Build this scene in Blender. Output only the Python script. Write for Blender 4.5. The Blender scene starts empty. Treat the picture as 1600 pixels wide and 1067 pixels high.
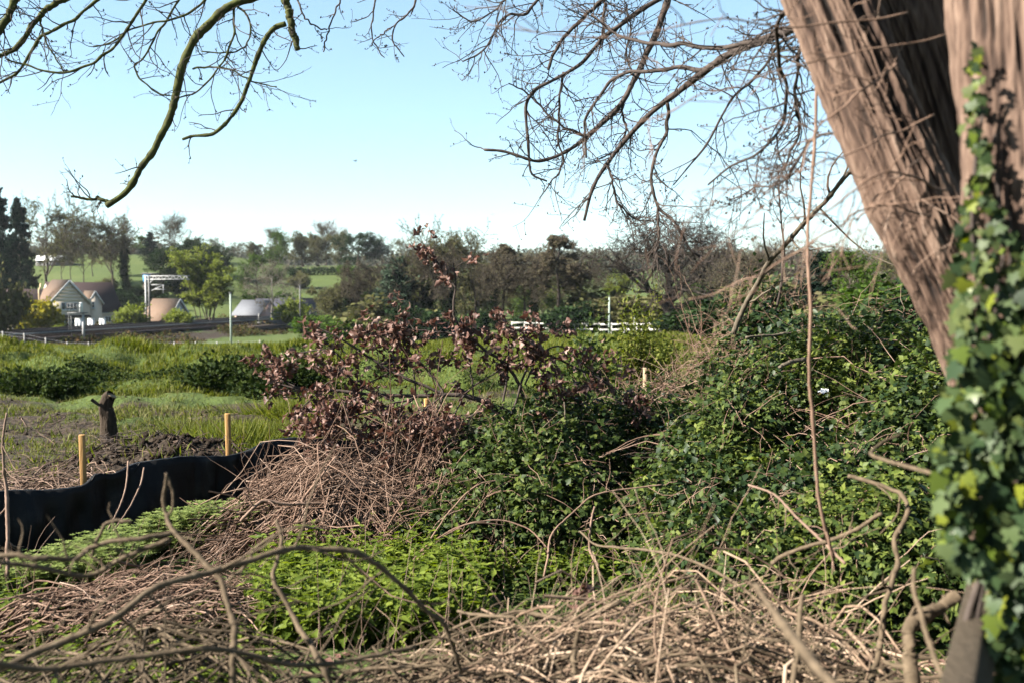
import bpy, math, random, time
import numpy as np
from mathutils import Vector, Matrix

# ------------------------------------------------------------------ camera, sky, sun, exposure
SC = bpy.context.scene
COL = SC.collection
F = 1556.0                       # focal length in photo pixels (35 mm lens, 1600 px wide photo)
EYE = np.array([0.0, 0.0, 2.0])
HORIZON = 455.0
PITCH = math.atan((533.5 - HORIZON) / F)
cam = bpy.data.cameras.new('camera'); cam_o = bpy.data.objects.new('camera', cam); COL.objects.link(cam_o)
cam.lens = 35.0; cam.sensor_width = 36.0; cam.clip_end = 6000.0; cam.clip_start = 0.05
cam_o.location = EYE; cam_o.rotation_euler = (math.pi / 2 - PITCH, 0, 0)
cam.dof.use_dof = True; cam.dof.focus_distance = 8.6; cam.dof.aperture_fstop = 2.4
SC.camera = cam_o

SUN_AZ, SUN_EL = math.radians(106), math.radians(34)      # azimuth measured from +Y towards -X
SUN_DIR = np.array([-math.sin(SUN_AZ) * math.cos(SUN_EL), math.cos(SUN_AZ) * math.cos(SUN_EL), math.sin(SUN_EL)])
world = bpy.data.worlds.new('World'); SC.world = world; world.use_nodes = True
wt = world.node_tree; wt.nodes.clear()
w_out = wt.nodes.new('ShaderNodeOutputWorld'); w_bg = wt.nodes.new('ShaderNodeBackground')
w_sky = wt.nodes.new('ShaderNodeTexSky'); w_sky.sky_type = 'NISHITA'; w_sky.sun_disc = False
w_sky.sun_elevation = SUN_EL; w_sky.sun_rotation = -SUN_AZ
w_sky.altitude = 50; w_sky.air_density = 1.0; w_sky.dust_density = 0.0; w_sky.ozone_density = 1.0
w_bg.inputs['Strength'].default_value = 0.049
# thin fair-weather cloud low on the horizon, all the way round
w_tc = wt.nodes.new('ShaderNodeTexCoord'); w_map = wt.nodes.new('ShaderNodeMapping'); w_map.inputs['Scale'].default_value = (3.2, 3.2, 11.0)
w_map.inputs['Location'].default_value = (0.35, 0.0, 0.1)
w_no = wt.nodes.new('ShaderNodeTexNoise'); w_no.inputs['Scale'].default_value = 2.2; w_no.inputs['Detail'].default_value = 6; w_no.inputs['Roughness'].default_value = 0.55
w_r1 = wt.nodes.new('ShaderNodeMapRange'); w_r1.inputs[1].default_value = 0.56; w_r1.inputs[2].default_value = 0.72
w_sep = wt.nodes.new('ShaderNodeSeparateXYZ')
w_r2 = wt.nodes.new('ShaderNodeMapRange'); w_r2.inputs[1].default_value = 0.095; w_r2.inputs[2].default_value = 0.045
w_mul = wt.nodes.new('ShaderNodeMath'); w_mul.operation = 'MULTIPLY'
w_mul2 = wt.nodes.new('ShaderNodeMath'); w_mul2.operation = 'MULTIPLY'; w_mul2.inputs[1].default_value = 0.75
w_mix = wt.nodes.new('ShaderNodeMix'); w_mix.data_type = 'RGBA'; w_mix.inputs[7].default_value = (3.1, 3.2, 3.3, 1)
L = wt.links.new
L(w_tc.outputs['Generated'], w_map.inputs['Vector']); L(w_map.outputs['Vector'], w_no.inputs['Vector']); L(w_no.outputs[0], w_r1.inputs[0])
L(w_tc.outputs['Generated'], w_sep.inputs[0]); L(w_sep.outputs['Z'], w_r2.inputs[0])
L(w_r1.outputs[0], w_mul.inputs[0]); L(w_r2.outputs[0], w_mul.inputs[1]); L(w_mul.outputs[0], w_mul2.inputs[0]); L(w_mul2.outputs[0], w_mix.inputs[0])
w_tint = wt.nodes.new('ShaderNodeMix'); w_tint.data_type = 'RGBA'; w_tint.blend_type = 'MULTIPLY'; w_tint.inputs[0].default_value = 1.0; w_tint.inputs[7].default_value = (.96, 1.15, 1.21, 1)   # clear, slightly cyan spring air
w_gam = wt.nodes.new('ShaderNodeGamma'); w_gam.inputs['Gamma'].default_value = .7      # an evener spring sky from horizon to zenith
L(w_sky.outputs[0], w_gam.inputs['Color']); L(w_gam.outputs[0], w_tint.inputs[6]); L(w_tint.outputs[2], w_mix.inputs[6]); L(w_mix.outputs[2], w_bg.inputs['Color']); L(w_bg.outputs[0], w_out.inputs['Surface'])

sun = bpy.data.lights.new('sun', 'SUN'); sun.energy = 5.0; sun.angle = math.radians(0.53); sun.color = (1.0, 0.94, 0.84)
sun_o = bpy.data.objects.new('sun', sun); COL.objects.link(sun_o); sun_o.location = (-30, 10, 40)
sun_o.rotation_euler = Vector(SUN_DIR).to_track_quat('Z', 'Y').to_euler()
vs = SC.view_settings; vs.view_transform = 'Standard'; vs.look = 'None'; vs.exposure = 2.7; vs.gamma = 1.0; vs.use_curve_mapping = False
SC.render.engine = 'CYCLES'
SC.cycles.max_bounces = 4; SC.cycles.diffuse_bounces = 1; SC.cycles.glossy_bounces = 2; SC.cycles.transmission_bounces = 3; SC.cycles.transparent_max_bounces = 4
SC.cycles.use_denoising = True

# ------------------------------------------------------------------ small numeric helpers
def at(px, py, Y):
    """World point on the ray through a photo pixel, at depth Y along the view axis on the ground plan."""
    u, v = (px - 800.0) / F, -(py - 533.5) / F
    dy, dz = math.cos(PITCH) + v * math.sin(PITCH), -math.sin(PITCH) + v * math.cos(PITCH)
    return np.array([u / dy * Y, Y, EYE[2] + dz / dy * Y])
def atl(pts, d=None):
    return np.array([at(p[0], p[1], p[2] if len(p) > 2 else d) for p in pts])
def nrm(a):
    return a / np.maximum(np.linalg.norm(a, axis=-1, keepdims=True), 1e-9)
def _hash(i, j, k):
    n = (i * 374761393 + j * 668265263 + k * 2147483647 + 1013904223) & 0xffffffff
    n = ((n ^ (n >> 13)) * 1274126177) & 0xffffffff
    n = ((n ^ (n >> 16)) * 2246822519) & 0xffffffff
    return ((n ^ (n >> 15)) & 0xffffff) / float(0xffffff)
def noise3(p):
    p = np.asarray(p, float); f = np.floor(p); t = p - f; i = f.astype(np.int64); t = t * t * (3 - 2 * t)
    out = 0
    for dx in (0, 1):
        for dy in (0, 1):
            for dz in (0, 1):
                w = (t[..., 0] if dx else 1 - t[..., 0]) * (t[..., 1] if dy else 1 - t[..., 1]) * (t[..., 2] if dz else 1 - t[..., 2])
                out = out + w * _hash(i[..., 0] + dx, i[..., 1] + dy, i[..., 2] + dz)
    return out * 2 - 1
def fbm(x, y, z=0.0, o=3, s=1.0):
    x = np.asarray(x, float) * s; y = np.asarray(y, float) * s; z = np.zeros_like(x) + z
    a, r, f = 1.0, 0.0, 1.0
    for _ in range(o):
        r = r + a * noise3(np.stack([x * f, y * f, z + 17.3 * f], -1)); a *= 0.5; f *= 2.03
    return r

# ------------------------------------------------------------------ mesh helpers
def mesh_np(name, V, F_, smooth=False):
    """V (n,3); F_ one (m,k) int array or a list of them."""
    V = np.ascontiguousarray(V, np.float32)
    Fs = [f for f in (F_ if isinstance(F_, list) else [F_]) if len(f)]
    loops = np.concatenate([np.asarray(f, np.int32).ravel() for f in Fs])
    tot = np.concatenate([np.full(len(f), np.asarray(f).shape[1], np.int32) for f in Fs])
    start = np.concatenate([[0], np.cumsum(tot)[:-1]]).astype(np.int32)
    me = bpy.data.meshes.new(name)
    me.vertices.add(len(V)); me.vertices.foreach_set('co', V.ravel())
    me.loops.add(len(loops)); me.loops.foreach_set('vertex_index', loops)
    me.polygons.add(len(tot)); me.polygons.foreach_set('loop_start', start)
    if smooth: me.polygons.foreach_set('use_smooth', np.ones(len(tot), bool))
    me.update(calc_edges=True)
    return me
class MB:
    """Collects vertices and faces."""
    def __init__(s): s.V = []; s.F = []; s.n = 0
    def add(s, V, Fs):
        V = np.asarray(V, float).reshape(-1, 3)
        for f in (Fs if isinstance(Fs, list) else [Fs]):
            if len(f): s.F.append(np.asarray(f, np.int64) + s.n)
        s.V.append(V); s.n += len(V); return s
    def box(s, x0, x1, y0, y1, z0, z1):
        V = [(x, y, z) for z in (z0, z1) for y in (y0, y1) for x in (x0, x1)]
        return s.add(V, np.array([[0, 2, 3, 1], [4, 5, 7, 6], [0, 1, 5, 4], [2, 6, 7, 3], [0, 4, 6, 2], [1, 3, 7, 5]]))
    def bar(s, a, b, w, h=None):
        """A square bar from a to b."""
        a = np.asarray(a, float); b = np.asarray(b, float); h = w if h is None else h
        t = nrm(b - a); r = np.array([0, 0, 1.0]) if abs(t[2]) < 0.9 else np.array([0, 1.0, 0])
        u = nrm(np.cross(t, r)); v = np.cross(u, t)
        V = [e + u * i * w / 2 + v * j * h / 2 for e in (a, b) for i, j in ((-1, -1), (1, -1), (1, 1), (-1, 1))]
        return s.add(V, np.array([[0, 3, 2, 1], [4, 5, 6, 7], [0, 1, 5, 4], [1, 2, 6, 5], [2, 3, 7, 6], [3, 0, 4, 7]]))
    def prism(s, poly, depth_vec):
        poly = np.asarray(poly, float); n = len(poly); d = np.asarray(depth_vec, float)
        q = np.array([[i, (i + 1) % n, n + (i + 1) % n, n + i] for i in range(n)])
        return s.add(np.vstack([poly, poly + d]), [q, np.array([list(range(n))[::-1]]), np.array([list(range(n, 2 * n))])])
    def tubes(s, P, R, S=5, caps=False):
        V, Fq = tubes(P, R, S); s.add(V, Fq)
        if caps:
            P = np.asarray(P, float); B, K = P.shape[:2]
            for b in range(B):
                for k in (0, K - 1):
                    i0 = (b * K + k) * S; ring = np.arange(S) + i0
                    s.F.append(((ring if k else ring[::-1])[None, :]) + s.n - len(V))
        return s
    def mesh(s, name, off=(0, 0, 0), smooth=False):
        V = np.vstack(s.V) - np.asarray(off, float)
        byk = {}
        for f in s.F: byk.setdefault(f.shape[1], []).append(f)
        return mesh_np(name, V, [np.vstack(v) for v in byk.values()], smooth)
def tubes(P, R, S=5):
    P = np.asarray(P, float); R = np.asarray(R, float)
    if P.ndim == 2: P = P[None]; R = R[None]
    B, K, _ = P.shape
    T = nrm(np.gradient(P, axis=1)); m = nrm(P[:, -1] - P[:, 0])
    ref = np.where(np.abs(m[:, 2:3]) < 0.8, np.array([[0, 0, 1.0]]), np.array([[0, 1.0, 0]]))[:, None, :]
    U = nrm(np.cross(T, np.broadcast_to(ref, T.shape))); W = np.cross(T, U)
    a = np.arange(S) * 2 * np.pi / S
    V = P[:, :, None, :] + R[:, :, None, None] * (np.cos(a)[None, None, :, None] * U[:, :, None, :] + np.sin(a)[None, None, :, None] * W[:, :, None, :])
    b = np.arange(B)[:, None, None] * K * S; k = np.arange(K - 1)[None, :, None] * S; i = np.arange(S)[None, None, :]; j = (i + 1) % S
    Fq = np.stack([b + k + i, b + k + j, b + k + S + j, b + k + S + i], -1).reshape(-1, 4)
    return V.reshape(-1, 3), Fq
def resample(P, K, R=None):
    """Smooth (Catmull-Rom) resample of a polyline to K points; R resampled alongside."""
    P = np.asarray(P, float); n = len(P)
    Q = np.vstack([2 * P[0] - P[1], P, 2 * P[-1] - P[-2]])
    d = np.concatenate([[0], np.cumsum(np.linalg.norm(np.diff(P, axis=0), axis=1))]); s = np.linspace(0, d[-1], K)
    i = np.clip(np.searchsorted(d, s, 'right') - 1, 0, n - 2); t = ((s - d[i]) / np.maximum(d[i + 1] - d[i], 1e-9))[:, None]
    p0, p1, p2, p3 = Q[i], Q[i + 1], Q[i + 2], Q[i + 3]
    O = 0.5 * (2 * p1 + (p2 - p0) * t + (2 * p0 - 5 * p1 + 4 * p2 - p3) * t ** 2 + (3 * p1 - p0 - 3 * p2 + p3) * t ** 3)
    if R is None: return O
    return O, np.interp(s, d, np.asarray(R, float))
def scatter(P, axis, normal, size, TV, TF):
    """A leaf template (TV: across, along, up) set at every P."""
    axis = nrm(axis); side = nrm(np.cross(axis, normal)); up = np.cross(side, axis)
    size = np.broadcast_to(np.asarray(size, float), (len(P),))[:, None, None]
    V = P[:, None, :] + size * (TV[None, :, 0:1] * side[:, None, :] + TV[None, :, 1:2] * axis[:, None, :] + TV[None, :, 2:3] * up[:, None, :])
    Fx = (np.arange(len(P))[:, None, None] * len(TV) + TF[None]).reshape(-1, TF.shape[1])
    return V.reshape(-1, 3), Fx
def rdir(g, n):
    return nrm(g.normal(size=(n, 3)))
LEAF_V = np.array([[0, 0, 0], [-.34, .42, .07], [.34, .42, .07], [0, 1, -.10], [0, .5, -.03]])
LEAF_F = np.array([[0, 4, 1], [4, 3, 1], [0, 2, 4], [4, 2, 3]])
DIAM_V = np.array([[0, 0, 0], [-.4, .5, .05], [.4, .5, .05], [0, 1, 0]]); DIAM_F = np.array([[0, 2, 3, 1]])
TRI_V = np.array([[-.5, 0, 0], [.5, 0, 0], [0, 1, 0]]); TRI_F = np.array([[0, 1, 2]])
BLADE_V = np.array([[-.05, 0, 0], [.05, 0, 0], [.04, .55, .05], [-.04, .55, .05], [0, 1, .28]]); BLADE_F = [np.array([[0, 1, 2, 3]]), np.array([[3, 2, 4]])]
def nettle_template():
    e = [(.10, .0), (.27, .10), (.21, .16), (.30, .26), (.22, .32), (.26, .44), (.18, .50), (.19, .62), (.11, .68), (.10, .80)]
    rim = [(-x, y) for x, y in e] + [(0, 1.0)] + [(x, y) for x, y in e[::-1]]
    V = [(x, y, .28 * abs(x) - .22 * y * y) for x, y in rim] + [(0, .35, -.05)]
    n = len(rim); return np.array(V), np.array([[n, (i + 1) % n, i] for i in range(n)])
NETTLE_V, NETTLE_F = nettle_template()
def ivy_template():
    r = [(0, 0), (-.30, -.10), (-.52, .12), (-.34, .28), (-.56, .55), (-.26, .56), (0, 1.0), (.26, .56), (.56, .55), (.34, .28), (.52, .12), (.30, -.10)]
    V = [(x, y, -.22 * (x * x + (y - .35) ** 2) + .05 * abs(x)) for x, y in r] + [(0, .32, .0)]
    Fx = [[12, (i + 1) % 12, i] for i in range(12)]
    return np.array(V), np.array(Fx)
IVY_V, IVY_F = ivy_template()
def dry_leaf_template(g, curl):
    """A curled, lobed dead leaf: a strip of rows bent over and rolled."""
    rows, V = 6, []
    for k in range(rows):
        t = k / (rows - 1); w = (.30 * math.sin(math.pi * (t * .92 + .06)) + .03) * (1.25 if k % 2 else .72)
        a = curl * t * 1.6; y = math.sin(a) / max(curl * 1.6, .1); z = -(1 - math.cos(a)) / max(curl * 1.6, .1)
        for i, sx in ((0, -1), (1, 0), (2, 1)):
            V.append((sx * w * (1 - .25 * curl * abs(sx)) + g.normal() * .02, y + (.05 * abs(sx)), z + (.22 * abs(sx) * w * 2.2 * curl) + g.normal() * .03))
    Fx = [[k * 3 + i, k * 3 + i + 1, k * 3 + 4 + i, k * 3 + 3 + i] for k in range(rows - 1) for i in (0, 1)]
    return np.array(V), np.array(Fx)

# ------------------------------------------------------------------ objects: things and parts
def tag(o, label=None, cat=None, group=None, kind=None):
    for k, v in (('label', label), ('category', cat), ('group', group), ('kind', kind)):
        if v: o[k] = v
    return o
def thing(name, loc, label, cat, group=None, rz=0.0):
    o = bpy.data.objects.new(name, None); COL.objects.link(o); o.location = loc; o.rotation_euler = (0, 0, rz); o.empty_display_size = 0.2
    return tag(o, label, cat, group)
def link(name, me, mat, parent=None, label=None, kind=None):
    o = bpy.data.objects.new(name, me); COL.objects.link(o)
    if mat is not None and not me.materials: me.materials.append(mat)
    if parent is not None: o.parent = parent
    if label: o['label'] = label
    if kind: o['kind'] = kind
    return o
def loc_of(o):
    return np.array(o.location)
def copy_tree(o, parent=None):
    c = o.copy(); COL.objects.link(c); c.parent = parent
    for ch in o.children: copy_tree(ch, c)
    return c

# ------------------------------------------------------------------ materials
def new_mat(name):
    m = bpy.data.materials.new(name); m.use_nodes = True; t = m.node_tree; t.nodes.clear()
    o = t.nodes.new('ShaderNodeOutputMaterial'); p = t.nodes.new('ShaderNodeBsdfPrincipled'); t.links.new(p.outputs[0], o.inputs['Surface'])
    return m, t, p, o
ALBEDO = 0.45      # overall level of the natural colours below
def ramp(t, cols, src=None):
    r = t.nodes.new('ShaderNodeValToRGB'); e = r.color_ramp.elements
    while len(e) < len(cols): e.new(0.5)
    for i, c in enumerate(cols):
        pos, rgb = c if len(c) == 2 else (i / max(len(cols) - 1, 1), c)
        e[i].position = pos; e[i].color = (*[min(1.0, v * ALBEDO) for v in rgb], 1)
    if src is not None: t.links.new(src, r.inputs[0])
    return r
def leaf_mat(name, cols, rough=0.45, trans=0.35, spec=0.5):
    m, t, p, o = new_mat(name)
    g = t.nodes.new('ShaderNodeNewGeometry'); r = ramp(t, cols, g.outputs['Random Per Island'])
    t.links.new(r.outputs[0], p.inputs['Base Color']); p.inputs['Roughness'].default_value = rough; p.inputs['Specular IOR Level'].default_value = spec * .45
    if trans:
        tr = t.nodes.new('ShaderNodeBsdfTranslucent'); mx = t.nodes.new('ShaderNodeMixShader'); mx.inputs[0].default_value = trans
        hs = t.nodes.new('ShaderNodeHueSaturation'); hs.inputs['Saturation'].default_value = 1.15; hs.inputs['Value'].default_value = 1.3
        t.links.new(r.outputs[0], hs.inputs['Color']); t.links.new(hs.outputs[0], tr.inputs['Color'])
        t.links.new(p.outputs[0], mx.inputs[1]); t.links.new(tr.outputs[0], mx.inputs[2]); t.links.new(mx.outputs[0], o.inputs['Surface'])
    return m
def noise_mat(name, cols, scale=8.0, detail=5.0, rough=0.85, bump=0.3, stretch=(1, 1, 1), coord='Object', bump_d=0.02, island=0.0, spec=0.1):
    m, t, p, o = new_mat(name)
    tc = t.nodes.new('ShaderNodeTexCoord'); mp = t.nodes.new('ShaderNodeMapping'); mp.inputs['Scale'].default_value = stretch
    n = t.nodes.new('ShaderNodeTexNoise'); n.inputs['Scale'].default_value = scale; n.inputs['Detail'].default_value = detail; n.inputs['Roughness'].default_value = 0.6
    t.links.new(tc.outputs[coord], mp.inputs[0]); t.links.new(mp.outputs[0], n.inputs['Vector'])
    src = n.outputs[0]
    if island:
        g = t.nodes.new('ShaderNodeNewGeometry'); mm = t.nodes.new('ShaderNodeMath'); mm.operation = 'MULTIPLY_ADD'
        mm.inputs[1].default_value = island; t.links.new(g.outputs['Random Per Island'], mm.inputs[0])
        m2 = t.nodes.new('ShaderNodeMath'); m2.operation = 'SUBTRACT'; m2.inputs[1].default_value = island / 2
        t.links.new(n.outputs[0], m2.inputs[0]); t.links.new(m2.outputs[0], mm.inputs[2]); src = mm.outputs[0]
    r = ramp(t, cols, src); t.links.new(r.outputs[0], p.inputs['Base Color'])
    p.inputs['Roughness'].default_value = rough; p.inputs['Specular IOR Level'].default_value = spec
    if bump:
        b = t.nodes.new('ShaderNodeBump'); b.inputs['Strength'].default_value = bump; b.inputs['Distance'].default_value = bump_d
        t.links.new(n.outputs[0], b.inputs['Height']); t.links.new(b.outputs[0], p.inputs['Normal'])
    return m
M = {}
M['bramble'] = leaf_mat('bramble_leaf', [(.028, .048, .014), (.05, .08, .02), (.08, .115, .026), (.15, .18, .045)], .5, .3, .16)
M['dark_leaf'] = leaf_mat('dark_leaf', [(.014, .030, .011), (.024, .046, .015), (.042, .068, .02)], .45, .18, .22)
M['fresh_leaf'] = leaf_mat('fresh_leaf', [(.13, .18, .035), (.19, .24, .05), (.26, .30, .07)], .5, .4, .25)
M['bank_leaf'] = leaf_mat('bank_leaf', [(.02, .035, .012), (.035, .055, .016), (.06, .08, .02)], .75, .2, .05)
M['nettle'] = leaf_mat('nettle_leaf', [(.09, .135, .02), (.165, .225, .034), (.27, .33, .055)], .5, .42, .2)
M['cleaver'] = leaf_mat('cleaver_leaf', [(.16, .22, .055), (.25, .32, .09), (.34, .39, .14)], .5, .4, .2)
M['grass'] = leaf_mat('grass_blade', [(.06, .082, .013), (.115, .145, .022), (.17, .20, .032), (.25, .24, .06)], .6, .35, .15)
M['short_grass'] = leaf_mat('short_grass_blade', [(.10, .125, .03), (.15, .17, .045), (.26, .23, .10)], .6, .3, .15)
M['oak_dead'] = leaf_mat('dead_leaf', [(.075, .032, .024), (.135, .064, .047), (.21, .112, .086), (.34, .215, .17)], .55, .25)
M['ivy_far'] = leaf_mat('far_ivy_leaf', [(.008, .016, .007), (.014, .026, .010), (.022, .036, .013)], .85, .1, .05)
M['ivy'] = leaf_mat('ivy_leaf', [(.018, .034, .014), (.035, .06, .02), (.06, .09, .03), (.10, .12, .035)], .5, .12, .25)
M['ivy_young'] = leaf_mat('young_ivy_leaf', [(.09, .14, .02), (.15, .20, .03), (.22, .25, .03)], .4, .35)
M['stick'] = noise_mat('dead_stem', [(.08, .05, .035), (.19, .125, .09), (.30, .20, .15), (.42, .31, .25)], 9, 3, .8, .3, island=.7)
M['stick_pink'] = noise_mat('dead_bramble_cane', [(.08, .045, .030), (.20, .122, .085), (.31, .20, .145), (.43, .31, .24)], 9, 3, .75, .3, island=.8)
M['stick_tan'] = noise_mat('cut_branch_bark', [(.03, .022, .014), (.085, .062, .04), (.17, .125, .082), (.27, .21, .145)], 26, 6, .9, .9, island=.4, bump_d=.006)
M['bark_moss'] = noise_mat('mossy_bark', [(.020, .018, .014), (.05, .048, .024), (.11, .12, .035), (.17, .17, .06)], 14, 5, .9, .8)
M['bark_dark'] = noise_mat('twig_bark', [(.03, .024, .022), (.075, .058, .05), (.14, .11, .09)], 16, 3, .85, .3, island=.3)
M['bark_pale'] = noise_mat('pale_bark', [(.05, .04, .028), (.16, .13, .095), (.30, .25, .19)], 12, 5, .85, .5)
M['bark_oak'] = noise_mat('oak_bark', [(.022, .018, .015), (.045, .036, .03), (.075, .06, .05)], 2.5, 3, .9, 0)
M['bark_far'] = noise_mat('far_bark', [(.045, .036, .03), (.10, .08, .065), (.15, .12, .10)], 2.5, 3, .9, 0)
M['bark_brown'] = noise_mat('alder_bark', [(.05, .036, .03), (.11, .08, .066), (.17, .13, .11)], 2.5, 3, .9, 0)
M['bark_grey'] = noise_mat('plane_bark', [(.12, .11, .09), (.26, .24, .20), (.40, .37, .32)], 2.5, 3, .9, 0)
M['bud'] = leaf_mat('opening_bud', [(.12, .13, .05), (.17, .18, .07), (.14, .12, .07)], .85, .3, .06)
M['bud_green'] = leaf_mat('spring_leaf', [(.16, .20, .04), (.22, .27, .055), (.29, .33, .08)], .85, .4, .06)
M['catkin'] = leaf_mat('alder_catkin', [(.12, .095, .07), (.17, .14, .10), (.15, .145, .075)], .85, .2, .06)
M['far_green'] = leaf_mat('far_leaf', [(.045, .085, .018), (.075, .13, .025), (.12, .19, .035)], .85, .3, .06)
M['far_dark'] = leaf_mat('far_evergreen_leaf', [(.016, .034, .015), (.028, .052, .02), (.045, .075, .028)], .85, .15, .06)
M['far_blue'] = leaf_mat('grey_green_leaf', [(.03, .05, .034), (.05, .075, .048), (.075, .105, .07)], .85, .15, .06)
M['conifer'] = leaf_mat('conifer_needle', [(.008, .018, .012), (.014, .028, .018), (.02, .04, .022)], .85, .05, .06)
M['far_olive'] = leaf_mat('olive_budding_leaf', [(.11, .115, .045), (.16, .16, .065), (.13, .115, .065)], .85, .25, .06)
M['yellow_leaf'] = leaf_mat('yellow_blossom', [(.28, .25, .03), (.40, .34, .05), (.22, .24, .04)], .85, .3, .06)
def flat(name, rgb, rough=.6, metal=0.0, var=.15, scale=6.0, spec=.2, bump=.1):
    k = .62 / ALBEDO; a = tuple(c * k * (1 - var) for c in rgb); b = tuple(c * k * (1 + var) for c in rgb)
    m = noise_mat(name, [a, b], scale, 4, rough, bump, spec=spec)
    m.node_tree.nodes['Principled BSDF'].inputs['Metallic'].default_value = metal
    return m

# ------------------------------------------------------------------ the lie of the land
KL = np.array([[-20, .5], [0, .32], [4, .22], [8, 0], [15, -.08], [20.5, -.16], [21.0, -.02], [21.8, .28], [26, .30], [34, -.12], [45, -.62], [60, -1.5], [80, -2.9], [108, -4.5], [120, -4.4], [150, -3.9], [175, -3.6], [200, 0], [230, 4.3], [280, 11], [320, 13.5], [400, 14], [700, 20], [1200, 36], [1600, 36]])
KC = np.array([[-20, .5], [0, .32], [4, .22], [8, 0], [15, -.1], [20.5, -.14], [21.0, .02], [21.8, .34], [26, .36], [34, .02], [45, -.55], [60, -1.4], [80, -2.6], [108, -4.2], [150, -4.2], [175, -4.0], [200, -2], [240, 2.5], [290, 9], [350, 10.5], [420, 11.5], [700, 17], [1200, 34], [1600, 34]])
KR = np.array([[-20, .5], [0, .32], [4, .22], [8, 0], [15, -.1], [20.5, -.12], [22.4, .0], [25.0, .32], [29, .36], [36, .20], [45, -.1], [60, -1.0], [100, -2.35], [140, -2.8], [200, -2.3], [300, 2], [450, 9], [700, 20], [900, 27], [1300, 38], [1600, 40]])
TP, TD = np.array([-54.5, 106.0]), np.array([.2177, .976])
SOIL_C = at(262, 690, 10.4)
def track_s(x, y):
    return (x - TP[0]) * TD[1] - (y - TP[1]) * TD[0]
def terrain(x, y):
    x = np.asarray(x, float); y = np.asarray(y, float)
    px = 800 + F * x / np.maximum(y, 12.0)
    a, b, c = (np.interp(y, k[:, 0], k[:, 1]) for k in (KL, KC, KR))
    # the bank's foot lies a little nearer or farther along its length
    yy = y + 1.6 * np.sin(x * .33 + .5) + .9 * np.sin(x * .81)
    near = (y > 16) & (y < 40)
    a, b, c = (np.where(near, np.interp(np.where(near, yy, y), k[:, 0], k[:, 1]), v) for k, v in ((KL, a), (KC, b), (KR, c)))
    w1 = np.clip((px - 330) / 150, 0, 1); w2 = np.clip((px - 640) / 150, 0, 1)
    w1 = w1 * w1 * (3 - 2 * w1); w2 = w2 * w2 * (3 - 2 * w2)
    z = (a * (1 - w1) + b * w1) * (1 - w2) + c * w2
    bank = np.exp(-((y - 24.5) / 4.2) ** 2)
    z = z + bank * (.44 * fbm(x, y, 3.1, 3, .45) + .2 * fbm(x, y, 9.0, 2, 1.2))
    flat_ = np.clip((y - 6) / 4, 0, 1) * np.clip((60 - y) / 20, 0, 1)
    z = z + flat_ * (.05 + .09 * np.clip((y - 10.5) / 4, 0, 1) * np.clip((22 - y) / 2, 0, 1)) * fbm(x, y, 1.0, 3, .9) + np.clip((y - 60) / 100, 0, 1) * .5 * fbm(x, y, 5.0, 3, .03)
    z = z + .03 * fbm(x, y, 2.0, 3, 2.1) * np.clip(1 - y / 40, 0, 1)
    # railway formation
    s = track_s(x, y); f = np.clip((9.0 - s) / 5.0, 0, 1) * np.clip((s + 16) / 5.0, 0, 1) * np.clip((y - 60) / 30, 0, 1) * np.clip((198 - y) / 12, 0, 1)
    z = z * (1 - f) + (-3.2) * f
    z = z - .12 * np.exp(-((x + 3.7) / 1.3) ** 2 - ((y - 6.8) / .8) ** 2)
    # heap of dug earth behind the silt fence
    dx, dy = x - SOIL_C[0], y - SOIL_C[1]
    z = z + .46 * np.exp(-((dx / 1.3) ** 2 + (dy / .75) ** 2)) * (1 + .22 * fbm(x, y, 4.0, 3, 3.6)) * (y < 20)
    return z
def gz(x, y):
    return float(terrain(np.array([x]), np.array([y]))[0])
def ground_px(px, d):
    p = at(px, 500, d); return np.array([p[0], d, gz(p[0], d)])
def ray_ground(px, py, h=0.0, lo=2.4, hi=14.0):
    """Where the rays through many photo pixels come down to h above the ground: (n, 2) plan positions."""
    px = np.asarray(px, float); v = -(np.asarray(py, float) - 533.5) / F; dy, dz = math.cos(PITCH) + v * math.sin(PITCH), -math.sin(PITCH) + v * math.cos(PITCH)
    lo = np.full(len(px), lo); hi = np.full(len(px), hi); ux = (px - 800) / F / dy; uz = dz / dy
    for _ in range(16):
        m = (lo + hi) / 2; above = EYE[2] + uz * m > terrain(ux * m, m) + h; lo = np.where(above, m, lo); hi = np.where(above, hi, m)
    return np.stack([ux * lo, lo], -1)
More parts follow.
